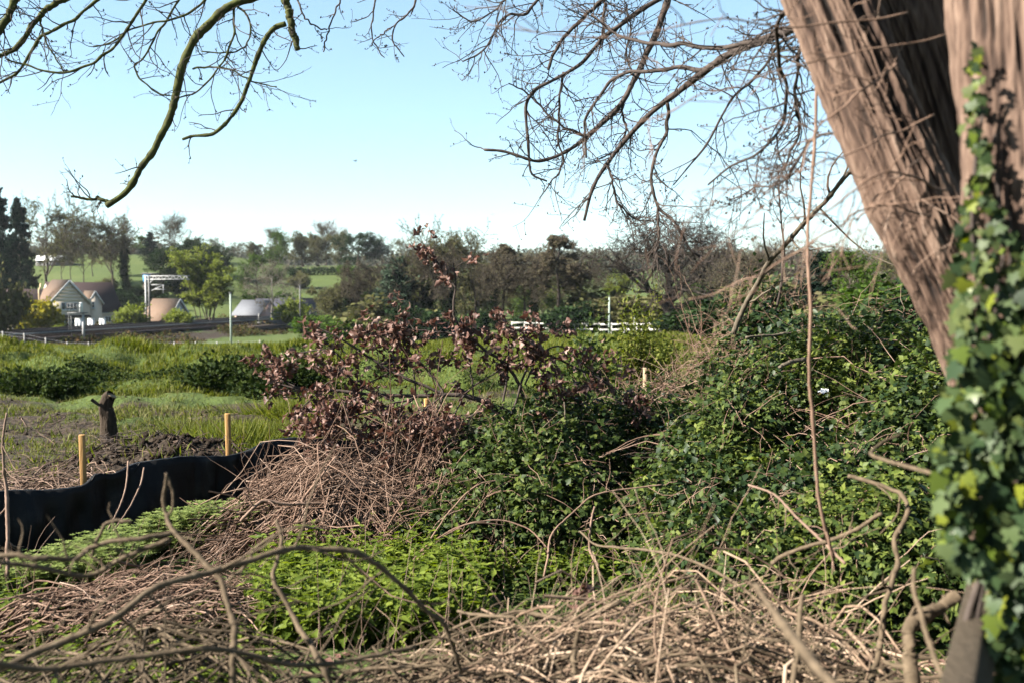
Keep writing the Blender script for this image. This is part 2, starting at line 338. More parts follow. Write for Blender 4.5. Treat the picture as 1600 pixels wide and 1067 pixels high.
def build_ground():
    ys = np.concatenate([np.linspace(-12, 0, 10)[:-1], np.linspace(0, 7, 60)[:-1], np.linspace(7, 32, 260)[:-1], np.geomspace(32, 1600, 150)])
    s = np.linspace(-1, 1, 321)
    Y, S_ = np.meshgrid(ys, s, indexing='ij'); X = S_ * (9 + np.maximum(Y, 0) * .92)
    Z = terrain(X, Y); V = np.stack([X, Y, Z], -1).reshape(-1, 3)
    n, m = len(ys), len(s); i = np.arange(n - 1)[:, None] * m; j = np.arange(m - 1)[None]
    Fq = np.stack([i + j, i + j + 1, i + m + j + 1, i + m + j], -1).reshape(-1, 4)
    me = mesh_np('ground', V, Fq, True)
    # bare earth: the dug heap, the trodden strip behind the silt fence, the railway slope
    d2 = ((X - SOIL_C[0]) / 1.5) ** 2 + ((Y - SOIL_C[1]) / 1.2) ** 2
    soil = 1.3 * np.exp(-d2) + .75 * np.exp(-((Y - 9.8) / 1.6) ** 2) * (X < 0) + .8 * np.clip(1.5 - np.abs(Y - 14.5) / 5, 0, 1) * (.75 + .8 * fbm(X, Y, 11., 2, .5))
    soil = soil + .35 * fbm(X, Y, 6.0, 3, .9) + np.clip(1 - Y / 7.0, 0, 1) * .75
    soil = soil + .25 * (Y > 8.5) * (Y < 19) * (X < 0)
    sl = track_s(X, Y); soil = soil + 1.2 * ((sl > 3) & (sl < 10) & (Y > 70) & (Y < 200)) * (.6 + .6 * fbm(X, Y, 2.0, 2, .25))
    at_ = me.attributes.new('soil', 'FLOAT', 'POINT'); at_.data.foreach_set('value', np.clip(soil, 0, 1).astype(np.float32).ravel())
    m, t, p, o = new_mat('meadow_ground')
    A = t.nodes.new('ShaderNodeAttribute'); A.attribute_name = 'soil'
    tc = t.nodes.new('ShaderNodeTexCoord')
    n1 = t.nodes.new('ShaderNodeTexNoise'); n1.inputs['Scale'].default_value = 1.1; n1.inputs['Detail'].default_value = 8; n1.inputs['Roughness'].default_value = .65
    n2 = t.nodes.new('ShaderNodeTexNoise'); n2.inputs['Scale'].default_value = .06; n2.inputs['Detail'].default_value = 6; n2.inputs['Roughness'].default_value = .6
    n3 = t.nodes.new('ShaderNodeTexNoise'); n3.inputs['Scale'].default_value = 14; n3.inputs['Detail'].default_value = 5
    for q in (n1, n2, n3): t.links.new(tc.outputs['Object'], q.inputs['Vector'])
    g1 = ramp(t, [(.3, (.045, .065, .014)), (.5, (.085, .115, .024)), (.7, (.14, .16, .045))], n1.outputs[0])
    g2 = ramp(t, [(.32, (.045, .075, .015)), (.5, (.075, .115, .02)), (.68, (.12, .15, .035))], n2.outputs[0])
    mx = t.nodes.new('ShaderNodeMix'); mx.data_type = 'RGBA'; mx.inputs[0].default_value = .55
    t.links.new(g1.outputs[0], mx.inputs[6]); t.links.new(g2.outputs[0], mx.inputs[7])
    e1 = ramp(t, [(.3, (.018, .012, .008)), (.5, (.045, .031, .02)), (.72, (.11, .08, .052))], n3.outputs[0])
    ad = t.nodes.new('ShaderNodeMath'); ad.operation = 'ADD'; t.links.new(A.outputs['Fac'], ad.inputs[0])
    sb = t.nodes.new('ShaderNodeMath'); sb.operation = 'MULTIPLY_ADD'; sb.inputs[1].default_value = 1.1; sb.inputs[2].default_value = -.62
    t.links.new(n1.outputs[0], sb.inputs[0]); t.links.new(sb.outputs[0], ad.inputs[1])
    st = t.nodes.new('ShaderNodeMapRange'); st.inputs[1].default_value = .35; st.inputs[2].default_value = .6; t.links.new(ad.outputs[0], st.inputs[0])
    m2 = t.nodes.new('ShaderNodeMix'); m2.data_type = 'RGBA'; t.links.new(st.outputs[0], m2.inputs[0]); t.links.new(mx.outputs[2], m2.inputs[6]); t.links.new(e1.outputs[0], m2.inputs[7])
    t.links.new(m2.outputs[2], p.inputs['Base Color']); p.inputs['Roughness'].default_value = .95; p.inputs['Specular IOR Level'].default_value = .15
    b = t.nodes.new('ShaderNodeBump'); b.inputs['Strength'].default_value = .9; b.inputs['Distance'].default_value = .06
    t.links.new(n3.outputs[0], b.inputs['Height']); t.links.new(b.outputs[0], p.inputs['Normal'])
    link('ground', me, m, kind='structure')
build_ground()

# ------------------------------------------------------------------ trees
def grow(g, P, R, n, ratio, ang, t, K, wob=.15, up=0.0, rr=.6, tip=.25, shape=None, flat=0.0, abslen=None):
    """Children of the branches P (B,K0,3), R (B,K0): n per branch."""
    B, K0, _ = P.shape
    idx = np.repeat(np.arange(B), n); N = len(idx)
    tt = np.clip((np.tile((np.arange(n) + .5) / n, B) + g.uniform(-.5, .5, N) / n), 0, 1) * (t[1] - t[0]) + t[0]
    f = tt * (K0 - 1); i = np.clip(f.astype(int), 0, K0 - 2); w = (f - i)[:, None]
    p = P[idx, i] * (1 - w) + P[idx, i + 1] * w; tan = nrm(P[idx, i + 1] - P[idx, i])
    r0 = R[idx, i] * (1 - w[:, 0]) + R[idx, i + 1] * w[:, 0]
    plen = np.linalg.norm(np.diff(P, axis=1), axis=2).sum(1)[idx]
    q = rdir(g, N); q[:, 2] *= (1 - flat); perp = nrm(q - tan * (q * tan).sum(1, keepdims=True))
    a = np.radians(g.uniform(ang[0], ang[1], N))[:, None]
    d = nrm(np.cos(a) * tan + np.sin(a) * perp)
    Ln = (plen if abslen is None else abslen) * g.uniform(ratio[0], ratio[1], N) * (shape(tt) if shape else 1.0)
    step = (Ln / (K - 1))[:, None]
    out = np.empty((N, K, 3)); out[:, 0] = p
    for k in range(1, K):
        d = nrm(d + g.normal(size=(N, 3)) * wob + np.array([0, 0, up]))
        out[:, k] = out[:, k - 1] + d * step
    s = np.linspace(0, 1, K)[None]
    return out, (r0 * rr)[:, None] * (1 - s * (1 - tip))
def stem(g, h, K=10, wob=.05, lean=(0, 0), r=.2, tip=.3, base=(0, 0, 0)):
    z = np.linspace(0, h, K); s = z / h
    x = base[0] + lean[0] * s * h + np.concatenate([[0], np.cumsum(g.normal(size=K - 1) * wob * h / K)])
    y = base[1] + lean[1] * s * h + np.concatenate([[0], np.cumsum(g.normal(size=K - 1) * wob * h / K)])
    return np.stack([x, y, base[2] + z], -1)[None], (r * (1 - s * (1 - tip)) * (1 + .5 * np.exp(-s * 14)))[None]
def along(g, P, n, spread):
    """n random points near each polyline of P."""
    B, K, _ = P.shape; idx = np.repeat(np.arange(B), n); N = len(idx)
    f = g.uniform(.15, 1, N) * (K - 1); i = np.clip(f.astype(int), 0, K - 2); w = (f - i)[:, None]
    return P[idx, i] * (1 - w) + P[idx, i + 1] * w + g.normal(size=(N, 3)) * spread
def leafcloud(g, pts, size, TV=DIAM_V, TF=DIAM_F, droop=-.2):
    ax = rdir(g, len(pts)); ax[:, 2] += droop; nn = rdir(g, len(pts)); nn[:, 2] += .8
    return scatter(pts, ax, nn, size * g.uniform(.6, 1.35, len(pts)), TV, TF)
H0 = 12.0    # height every prototype is grown to
def round_shape(t): return .55 + .75 * np.sin(np.pi * np.clip(t, 0, 1) ** .8)
def cone_shape(t): return 1.25 - 1.0 * t
PROTO = {}
def fin(key, wood_mb, crown, wood_mat, crown_mat):
    """Store a prototype: trunk mesh and crown mesh, scaled to the standard height."""
    V = np.vstack(wood_mb.V); zt = np.percentile(V[:, 2] if crown is None or not len(crown[0]) else np.concatenate([V[:, 2], crown[0][:, 2]]), 98.5); s = H0 / zt
    wood_mb.V = [v * s for v in wood_mb.V]
    tm = wood_mb.mesh(key + '_trunk', smooth=True); tm.materials.append(wood_mat)
    cm = None
    if crown is not None:
        cm = mesh_np(key + '_crown', crown[0] * s, crown[1]); cm.materials.append(crown_mat)
    PROTO[key] = (tm, cm)
    return s
def make_tree(key, seed, wood, leafm, *, r=.2, lean=(0, 0), trunk_frac=.9, l1=(14, (.3, .5), (35, 65), (.3, 1.0)), l2=(7, (.3, .55), (25, 60)), l3=(6, (.35, .6), (25, 60)), up=.05, shape=round_shape, leaves=4, lsize=.16, spread=.06, wob=.15, stems=None, rr=(.5, .55, .55), l4=None, twig_min=.02, ivy=None):
    g = np.random.default_rng(seed)
    if stems is None:
        P0, R0 = stem(g, H0 * trunk_frac, 12, .10, lean, r)
    else:
        Ps, Rs = zip(*[stem(g, H0 * g.uniform(.7, .95), 12, .08, (g.normal() * .12, g.normal() * .12), r * g.uniform(.5, 1), .3, (g.normal() * .35, g.normal() * .35, 0)) for _ in range(stems)])
        P0, R0 = np.concatenate(Ps), np.concatenate(Rs)
    mb = MB(); mb.tubes(P0, R0, 7)
    P1, R1 = grow(g, P0, R0, l1[0], l1[1], l1[2], l1[3], 8, wob, up, rr[0], .3, shape); mb.tubes(P1, R1, 5)
    P2, R2 = grow(g, P1, R1, l2[0], l2[1], l2[2], (.25, 1), 6, wob * 1.3, up, rr[1], .4); mb.tubes(P2, np.maximum(R2, twig_min), 4)
    P3, R3 = grow(g, P2, R2, l3[0], l3[1], l3[2], (.2, 1), 4, wob * 1.4, up, rr[2], .5); mb.tubes(P3, np.maximum(R3, twig_min), 3)
    last = P3
    if l4:
        P4, R4 = grow(g, P3, R3, l4[0], l4[1], l4[2], (.2, 1), 3, wob * 1.4, up, .6, .6); mb.tubes(P4, np.maximum(R4, twig_min), 3); last = P4
    cr = leafcloud(g, along(g, last, leaves, spread), lsize) if leaves else None
    if ivy:
        h0, h1, rad, n = ivy
        b = g.integers(0, len(P0), n); tt = g.uniform(h0, h1, n) * 11; i = np.clip(tt.astype(int), 0, 10)
        pp = P0[b, i] + (P0[b, i + 1] - P0[b, i]) * (tt - i)[:, None]; q = rdir(g, n); q[:, 2] *= .6
        pts = pp + q * (rad * g.uniform(.4, 1.25, n) * (1.15 - .5 * g.uniform(0, 1, n)))[:, None]
        c2 = leafcloud(g, pts, .26)
    sc_ = fin(key, mb, cr, wood, leafm)
    if ivy:
        PROTO[key + '_ivy'] = mesh_np(key + '_ivy', c2[0] * sc_, c2[1]); PROTO[key + '_ivy'].materials.append(M['ivy_far'])
make_tree('bare', 11, M['bark_far'], M['bud'], r=.17, l1=(13, (.32, .52), (22, 48), (.25, 1.0)), l2=(7, (.35, .6), (22, 50)), l3=(6, (.35, .7), (20, 50)), up=.07, leaves=3, lsize=.13, l4=(4, (.4, .7), (20, 50)), twig_min=.024)
make_tree('budding', 12, M['bark_far'], M['far_olive'], r=.18, l1=(14, (.32, .5), (28, 58), (.25, 1.0)), up=.05, leaves=12, lsize=.15, l2=(8, (.35, .6), (25, 55)))
make_tree('alder', 13, M['bark_oak'], M['catkin'], r=.20, l1=(22, (.22, .36), (50, 85), (.42, 1.0)), l2=(8, (.35, .6), (30, 65)), l3=(6, (.4, .7), (30, 60)), up=.02, leaves=16, lsize=.12, shape=cone_shape, l4=(2, (.4, .7), (20, 50)))
make_tree('alder_round', 23, M['bark_oak'], M['catkin'], r=.19, lean=(.12, .05), l1=(17, (.28, .48), (35, 75), (.42, 1.0)), l2=(8, (.35, .6), (30, 65)), l3=(6, (.4, .7), (30, 60)), up=.03, leaves=16, lsize=.12, l4=(2, (.4, .7), (20, 50)))
make_tree('oak', 14, M['bark_oak'], M['catkin'], r=.55, trunk_frac=.72, l1=(15, (.62, 1.0), (45, 88), (.24, 1.0)), l2=(9, (.3, .5), (30, 65)), l3=(7, (.35, .6), (30, 65)), up=.045, wob=.24, leaves=1, lsize=.10, twig_min=.022, l4=(3, (.4, .8), (25, 60)), rr=(.62, .55, .5))
make_tree('multi_stem', 15, M['bark_far'], M['bud_green'], r=.10, stems=9, l1=(9, (.14, .26), (15, 40), (.25, 1.0)), l2=(5, (.3, .6), (20, 50)), l3=(4, (.4, .8), (20, 50)), up=.10, leaves=15, lsize=.25, spread=.16, shape=None)
make_tree('broad_green', 16, M['bark_far'], M['far_green'], r=.22, l1=(16, (.32, .5), (40, 80), (.18, 1.0)), l2=(8, (.35, .6), (30, 65)), l3=(5, (.4, .7), (30, 60)), leaves=16, lsize=.30, spread=.22)
make_tree('broad_dark', 17, M['bark_far'], M['far_dark'], r=.25, l1=(18, (.34, .5), (45, 85), (.06, 1.0)), l2=(8, (.35, .6), (30, 65)), l3=(5, (.4, .7), (30, 60)), leaves=18, lsize=.34, spread=.25)
make_tree('grey_evergreen', 18, M['bark_far'], M['far_blue'], r=.22, l1=(20, (.24, .36), (45, 80), (.04, 1.0)), l2=(8, (.35, .6), (30, 65)), l3=(5, (.4, .7), (30, 60)), leaves=18, lsize=.30, spread=.22, shape=cone_shape)
make_tree('plane', 19, M['bark_grey'], M['catkin'], r=.20, lean=(.02, 0), l1=(13, (.34, .56), (30, 62), (.2, 1.0)), up=.03, leaves=9, lsize=.18, l2=(8, (.35, .6), (25, 60)), wob=.2)
make_tree('ivy_clad', 20, M['bark_oak'], M['catkin'], r=.26, lean=(.05, 0), l1=(13, (.26, .46), (35, 75), (.5, 1.0)), leaves=6, lsize=.12, l4=(2, (.4, .7), (20, 50)), ivy=(.0, .74, 1.0, 5500))
make_tree('pale_willow', 21, M['bark_far'], M['far_olive'], r=.16, stems=4, l1=(11, (.22, .4), (25, 60), (.1, 1.0)), leaves=9, lsize=.24, spread=.2, up=.04)
def make_conifer():
    g = np.random.default_rng(31); P0, R0 = stem(g, H0, 12, .02, (0, 0), .22, .1); mb = MB(); mb.tubes(P0, R0, 7)
    P1, R1 = grow(g, P0, R0, 90, (.16, .24), (70, 105), (.12, .98), 6, .1, .02, .3, .3, lambda t: 1.35 - 1.15 * t); mb.tubes(P1, R1, 4)
    P2, R2 = grow(g, P1, R1, 7, (.3, .5), (35, 70), (.15, 1), 3, .1, -.03, .4, .4, flat=.6); mb.tubes(P2, R2, 3)
    fin('conifer', mb, leafcloud(g, along(g, P2, 26, .10), .24), M['bark_far'], M['conifer'])
make_conifer()
def make_shrub(key, seed, leafm, n=9000, lsize=.9, squash=.8):
    """A low leafy bush, H0 tall, built of many leaf clumps on twiggy stems."""
    g = np.random.default_rng(seed); mb = MB()
    P0, R0 = zip(*[stem(g, H0 * g.uniform(.4, .7), 6, .1, (g.normal() * .35, g.normal() * .35), .25, .3, (g.normal() * .6, g.normal() * .6, 0)) for _ in range(10)])
    P0, R0 = np.concatenate(P0), np.concatenate(R0); mb.tubes(P0, R0, 4)
    P1, R1 = grow(g, P0, R0, 9, (.3, .7), (20, 70), (.25, 1), 5, .2, .05, .5, .3); mb.tubes(P1, R1, 3)
    c = np.concatenate([P1[:, -1], P1[:, 2]]); c = c[g.integers(0, len(c), n)] + g.normal(size=(n, 3)) * H0 * .075; c[:, 2] = np.abs(c[:, 2]) * squash
    fin(key, mb, leafcloud(g, c, lsize), M['bark_far'], leafm)
make_shrub('shrub_green', 41, M['far_green']); make_shrub('shrub_dark', 42, M['far_dark']); make_shrub('shrub_fresh', 43, M['bud_green']); make_shrub('shrub_olive', 44, M['far_olive']); make_shrub('shrub_yellow', 45, M['yellow_leaf'])
g_tree = np.random.default_rng(99)
def tree(key, px, d, top, label, w=1.0, group=None, cat='tree', name=None, base=None, rz=None):
    """Stand a copy of a prototype on the ground at distance d, its top at photo row `top`, widened by w."""
    p = ground_px(px, d); h = max(at(px, top, d)[2] - p[2], .5); s = h / H0 * 1.0
    names = {'shrub': 'shrub', 'conifer': 'conifer_tree', 'oak': 'oak_tree'}
    nm = name or next((v for k, v in names.items() if key.startswith(k)), 'tree')
    root = thing(nm, p - np.array([0, 0, .05]), label, 'shrub' if nm == 'shrub' else cat, group, g_tree.uniform(0, 6.28) if rz is None else rz)
    root.scale = (s * w * 1.22, s * w * 1.22, s)
    tm, cm = PROTO[key]
    o = bpy.data.objects.new('trunk', tm); COL.objects.link(o); o.parent = root
    if cm is not None:
        o = bpy.data.objects.new('crown', cm); COL.objects.link(o); o.parent = root
    if key + '_ivy' in PROTO:
        o = bpy.data.objects.new('ivy', PROTO[key + '_ivy']); COL.objects.link(o); o.parent = root
    return root

# ------------------------------------------------------------------ trees of the valley and the hill, one by one
TREES = [
 # key, px, distance, top row, label, width
 ('conifer', 2, 172, 306, 'tallest dark conifer at the very edge behind the grey house', .55),
 ('conifer', 33, 170, 322, 'slim dark conifer beside the tallest one, behind the grey house', .5),
 ('shrub_olive', -6, 112, 432, 'big dull grey-green bush in front of the railway, beside the house', .5),
 ('budding', 72, 190, 318, 'tall budding tree with leaning bare trunk above the grey house', .9),
 ('bare', 98, 222, 362, 'thin bare tree on the hill, first of the row past the budding one', .55),
 ('bare', 112, 226, 356, 'thin bare tree in the middle of the hillside row', .55),
 ('bare', 132, 220, 352, 'bare tree with dark flat top at the end of the hillside row', .65),
 ('bare', 146, 240, 372, 'short bare hillside tree just before the ivy-green cluster', .8),
 ('budding', 178, 200, 344, 'large half-green tree cluster rising over the grey house roof', .85),
 ('ivy_clad', 200, 203, 350, 'dark green half of the tree cluster over the house roof', .7),
 ('conifer', 236, 275, 372, 'small round-topped pine on the skyline', 1.2),
 ('bare', 276, 268, 346, 'wide bare ash tree on the skyline behind the gantry', 1.0),
 ('broad_dark', 262, 215, 398, 'dark evergreen just behind the blue container', 1.0),
 ('broad_dark', 302, 235, 384, 'dark round evergreen above the pale green multi-stemmed tree', 1.0),
 ('broad_dark', 344, 240, 394, 'lower dark evergreen beside the round one on the slope', 1.1),
 ('budding', 340, 300, 380, 'pale budding tree on the skyline above the evergreens', 1.2),
 ('budding', 372, 310, 386, 'second pale budding tree on the skyline, lower and wider', 1.2),
 ('multi_stem', 322, 156, 404, 'pale spring-green multi-stemmed tree beside the railway gantry', 1.25),
 ('shrub_fresh', 208, 141, 481, 'round light green bush under the railway gantry', .85),
 ('shrub_fresh', 282, 143, 487, 'loose light green bush at the foot of the multi-stemmed tree', .95),
 ('shrub_yellow', 63, 138, 474, 'small yellow flowering shrub in front of the grey house', .8),
 ('shrub_fresh', 92, 134, 508, 'low light green garden bush under the house window', 1.0),
 ('broad_green', 403, 215, 408, 'fresh green tree behind the bare white-limbed plane', 1.0),
 ('plane', 424, 168, 416, 'bare plane tree with whitish limbs behind the barn', 1.0),
 ('shrub_fresh', 450, 163, 473, 'small fresh green tree in front of the dark barn roof', 1.0),
 ('broad_green', 438, 292, 372, 'green tree in the skyline row beside a bare dead top', .8),
 ('bare', 430, 300, 365, 'bare dead-topped tree in the skyline row', .9),
 ('bare', 511, 335, 356, 'tall bare tree standing out of the skyline row', 1.0),
 ('pale_willow', 532, 318, 371, 'pale yellow-green pointed tree in the skyline row', .8),
 ('broad_dark', 560, 298, 374, 'dark green domed tree in the ridge row above the field fence', 1.35),
 ('pale_willow', 474, 305, 374, 'hazy pale tree in the ridge row beside the green tree', 1.1),
 ('pale_willow', 498, 302, 376, 'hazy pale tree in the ridge row under the tall bare one', 1.1),
 ('budding', 598, 300, 382, 'low olive tree at the end of the ridge row', 1.2),
 ('budding', 626, 310, 380, 'olive tree between the ridge row and the riverside trees', 1.1),
 ('ivy_clad', 540, 128, 420, 'slim ivy-clad tree beside the railway bridge', .7),
 ('ivy_clad', 576, 126, 414, 'leaning ivy-clad tree second from the railway bridge', .85),
 ('pale_willow', 520, 135, 452, 'pale olive thicket tree at the railway bridge', 1.0),
 ('pale_willow', 556, 140, 448, 'pale olive thicket tree between the two ivy-clad trunks', 1.0),
 ('shrub_green', 500, 124, 497, 'green bush at the end of the railway bridge', 1.5),
 ('shrub_green', 548, 118, 500, 'dark green bush at the foot of the ivy-clad trees', 1.7),
 ('shrub_olive', 606, 118, 478, 'pale olive bush below the grey evergreen', 1.4),
 ('grey_evergreen', 632, 122, 416, 'grey-green evergreen between the ivy-clad and the tall riverside trees', 1.1),
 ('budding', 662, 128, 386, 'olive budding riverside tree at the near end of the tall clump', .9),
 ('budding', 700, 124, 364, 'tallest riverside tree, with spreading olive crown', 1.0),
 ('ivy_clad', 672, 121, 392, 'ivy-wrapped riverside trunk under the tallest crown', .8),
 ('ivy_clad', 706, 119, 396, 'second ivy-wrapped riverside trunk under the tallest crown', .8),
 ('budding', 742, 127, 378, 'olive riverside tree beside the tallest one', .85),
 ('alder', 786, 118, 392, 'brown alder with hazy twigs left of the forked trunk', 1.0),
 ('ivy_clad', 776, 116, 418, 'dark ivy-covered alder trunk in the brown clump', .8),
 ('alder_round', 818, 117, 398, 'forked brown alder in the middle of the riverside clump', 1.05),
 ('ivy_clad', 838, 114, 424, 'dark leaning ivy-covered trunk beside the forked alder', .9),
 ('alder', 872, 112, 378, 'tall brown alder with layered twigs at the end of the clump', 1.15),
 ('alder_round', 904, 122, 412, 'last brown alder of the riverside clump', .9),
 ('shrub_dark', 742, 108, 492, 'dark evergreen undergrowth bush below the riverside clump', .9),
 ('shrub_dark', 660, 112, 486, 'dark bush behind the top of the dead branch', 1.0),
 ('shrub_dark', 886, 106, 480, 'dark evergreen bush behind the start of the white rail fence', 1.1),
 ('shrub_dark', 822, 108, 498, 'low dark bush under the brown alders', 1.1),
 ('shrub_olive', 926, 112, 462, 'brownish olive bush beside the tall grey pole', 1.3),
 ('multi_stem', 962, 118, 440, 'yellow-green young tree behind the tall grey pole', .8),
 ('shrub_olive', 1000, 110, 468, 'straw-coloured scrub beside the oak trunk', 1.6),
 ('oak', 1042, 100, 334, 'large bare spreading oak behind the white rail fence', 1.0),
 ('shrub_dark', 1078, 98, 492, 'low dark scrub at the foot of the oak', 1.8),
 ('broad_green', 926, 420, 413, 'small bright green tree on the far field', 1.6),
 ('alder_round', 1172, 66, 396, 'brown twiggy tree behind the leaning pale trunk', .9),
 ('broad_green', 1328, 46, 403, 'bright green bushy tree seen between the vine and the big trunk', .85),
 ('conifer', 1287, 62, 404, 'small dark evergreen beside the bright green bushy tree', 1.3),
 ('budding', 1415, 52, 396, 'olive tree half hidden behind the big trunk', .9),
 ('shrub_olive', 1225, 40, 452, 'olive bush behind the bramble thicket', 1.6),
 ('shrub_green', 1390, 34, 452, 'green bush behind the bramble thicket, next to the big trunk', 1.4),
 ('shrub_dark', 1150, 36, 470, 'dark bush behind the foot of the leaning pale trunk', 1.5),
]
for key, px, d, top, label, w in TREES: tree(key, px, d, top - (0 if key.startswith(('shrub', 'oak')) else 8), label, w)
g_f = np.random.default_rng(55)
for i, px in enumerate(np.concatenate([np.linspace(590, 895, 15), np.linspace(1075, 1130, 3)])):      # the clump behind, where no tree can be told from the next
    key = ('pale_willow', 'broad_green', 'pale_willow', 'multi_stem', 'budding')[i % 5]
    tree(key, px + g_f.uniform(-9, 9), g_f.uniform(150, 200), g_f.uniform(416, 452), 'hazy pale green tree in the loose clump behind the riverside trunks', 1.15, 'trees of the loose clump behind the riverside')
for i, px in enumerate(np.linspace(40, 420, 16)):
    key = ('budding', 'bare', 'pale_willow', 'broad_green')[i % 4]
    tree(key, px + g_f.uniform(-9, 9), g_f.uniform(285, 330), g_f.uniform(370, 390), 'small hazy tree in the skyline belt above the hill field', 1.2, 'trees of the skyline belt above the hill field')
for i in range(14):
    tree(('shrub_green', 'shrub_dark', 'shrub_olive')[i % 3], g_f.uniform(150, 640), g_f.uniform(195, 270), 430, 'small bush dotted on the hill field', g_f.uniform(.8, 1.3), 'small bushes dotted on the hill field').scale = Vector((1, 1, 1)) * g_f.uniform(.12, .3)
# hedges on the hill, each a thing
def hedge(px0, px1, d, h, label, mat, n=5000):
    a, b = ground_px(px0, d), ground_px(px1, d); g = np.random.default_rng(int(px0)); t = g.uniform(0, 1, n)
    x = a[0] + (b[0] - a[0]) * t; y = d + g.normal(size=n) * .5; lump = h * (1 + .25 * fbm(x, y * 0, 2.0, 2, .5))
    P = np.stack([x, y, terrain(x, y) + g.uniform(0, 1, n) ** .7 * lump], -1)
    root = thing('hedge', (a + b) / 2, label, 'hedge')
    V, Fx = leafcloud(g, P - (a + b) / 2, .35); link('foliage', mesh_np('hedge_foliage', V, Fx), M[mat], root, kind='stuff')
    ns = 24; xs = np.linspace(a[0], b[0], ns); mb = MB()
    Pn = np.stack([np.stack([xs, np.full(ns, d), terrain(xs, np.full(ns, d)) - .1], -1) - (a + b) / 2, np.stack([xs, np.full(ns, d), terrain(xs, np.full(ns, d)) + h * .8], -1) - (a + b) / 2], 1)
    mb.tubes(Pn, np.full((ns, 2), .05), 4); link('stem', mb.mesh('hedge_stem'), M['bark_far'], root)
hedge(448, 612, 268, 2.0, 'dark clipped hedge below the field fence on the ridge', 'far_dark')
hedge(120, 262, 186, 3.2, 'dark hedge on the slope above the grey house roof', 'far_dark', 7000)
hedge(180, 228, 196, 2.4, 'shaded hedge beside the blue container', 'far_dark', 2500)
hedge(380, 470, 205, 1.8, 'low green hedge across the field above the barn', 'far_green', 3000)
hedge(905, 1010, 400, 2.5, 'thin far hedge beside the bright green tree', 'far_green', 3000)
# wood on the skyline: reads as one mass
def far_wood():
    g = np.random.default_rng(5); Vs, Fs, n0 = [], [], 0; Vt, Ft, nt = [], [], 0
    spots = [(px, d) for px in np.arange(-260, 1900, 9.0) for d in (470, 560, 660, 780, 900)]
    wood = MB(); P, R = [], []
    for px, d in spots:
        if px < 800 and d < 560 and 330 < px < 660: continue
        px += g.uniform(-8, 8); d *= g.uniform(.94, 1.06); p = ground_px(px, d); h = g.uniform(7, 12)
        m = 130; c = g.normal(size=(m, 3)) * np.array([.22, .22, .24]) * h * .9; c[:, 2] = np.abs(c[:, 2] + h * .55)
        V, Fx = leafcloud(g, p + c, 1.5 if d < 700 else 1.9); Vs.append(V); Fs.append(Fx + n0); n0 += len(V)
        st = np.linspace(0, h * .8, 3); P.append(p + np.stack([st * g.normal() * .05, st * 0, st], -1)); R.append([.2, .16, .1])
    o = link('distant_woodland', mesh_np('distant_woodland', np.vstack(Vs), np.vstack(Fs)), leaf_mat('woodland_leaf', [(.06, .066, .04), (.085, .085, .052), (.075, .092, .045), (.10, .092, .06)], .7, .15))
    tag(o, 'hazy grey-green woodland covering the far hills along the skyline', 'woodland', kind='stuff')
    wood.tubes(np.array(P), np.array(R), 4); link('trunk', wood.mesh('woodland_trunk'), M['bark_far'], o, kind='stuff')
far_wood()
def right_wood():
    """Scrubby wood on the slope beyond the thicket, right of the oak."""
    g = np.random.default_rng(6); Vs, Fs, n0 = [], [], 0; P, R = [], []
    for _ in range(190):
        px = g.uniform(1090, 1900); d = g.uniform(150, 290); p = ground_px(px, d); h = (at(px, g.uniform(372, 402), d)[2] - p[2])
        m = 190; c = g.normal(size=(m, 3)) * np.array([.2, .2, .26]) * h * .8; c[:, 2] = np.clip(c[:, 2] + h * .5, .2, h * 1.02)
        V, Fx = leafcloud(g, p + c, .55); Vs.append(V); Fs.append(Fx + n0); n0 += len(V)
        st = np.linspace(0, h * .9, 4); P.append(p + np.stack([st * g.normal() * .06, st * 0, st], -1)); R.append([.2, .16, .1, .05])
    o = link('hillside_woodland', mesh_np('hillside_woodland', np.vstack(Vs), np.vstack(Fs)), leaf_mat('hillside_leaf', [(.07, .062, .042), (.11, .095, .06), (.10, .11, .05), (.13, .10, .075)], .7, .15))
    tag(o, 'brown and olive budding wood on the slope beyond the bramble thicket', 'woodland', kind='stuff')
    mb = MB(); P0, R0 = np.array(P), np.array(R); mb.tubes(P0, R0, 4)
    P1, R1 = grow(g, P0, R0, 16, (.25, .45), (20, 55), (.3, 1), 5, .18, .05, .5, .4); mb.tubes(P1, R1, 3)
    P2, R2 = grow(g, P1, R1, 5, (.3, .6), (20, 55), (.2, 1), 3, .2, .04, .6, .5); mb.tubes(P2, np.maximum(R2, .012), 3)
    link('trunk', mb.mesh('hillside_trunk'), M['bark_brown'], o, kind='stuff')
right_wood()

# ------------------------------------------------------------------ buildings
M['render'] = flat('grey_render', (.66, .57, .47), .85, var=.05); M['board'] = flat('painted_board', (.62, .61, .58), .6, var=.04)
M['tile_brown'] = flat('clay_tile', (.13, .085, .058), .9, var=.3, scale=3); M['tile_dark'] = flat('plum_tile', (.035, .022, .022), .9, var=.3, scale=3)
M['slate'] = flat('slate', (.11, .115, .13), .75, var=.2, scale=3); M['slate_dark'] = flat('dark_slate', (.05, .05, .065), .5, var=.2, scale=3)
M['pane'] = flat('window_glass', (.03, .035, .045), .08, var=.1, spec=.8, bump=0); M['frame_w'] = flat('window_frame_white', (.75, .75, .73), .4, var=.03)
M['brick'] = flat('red_brick', (.20, .10, .075), .9, var=.25, scale=9); M['pink'] = flat('pink_wall', (.62, .40, .34), .9, var=.08)
M['flue'] = flat('buff_pipe', (.55, .40, .22), .5, var=.1); M['timber_dark'] = flat('dark_timber', (.045, .035, .03), .8)
M['steel_l'] = flat('galvanised_steel', (.38, .38, .38), .7, .1, .08); M['steel_d'] = flat('dark_steel', (.10, .10, .10), .6, .3, .2)
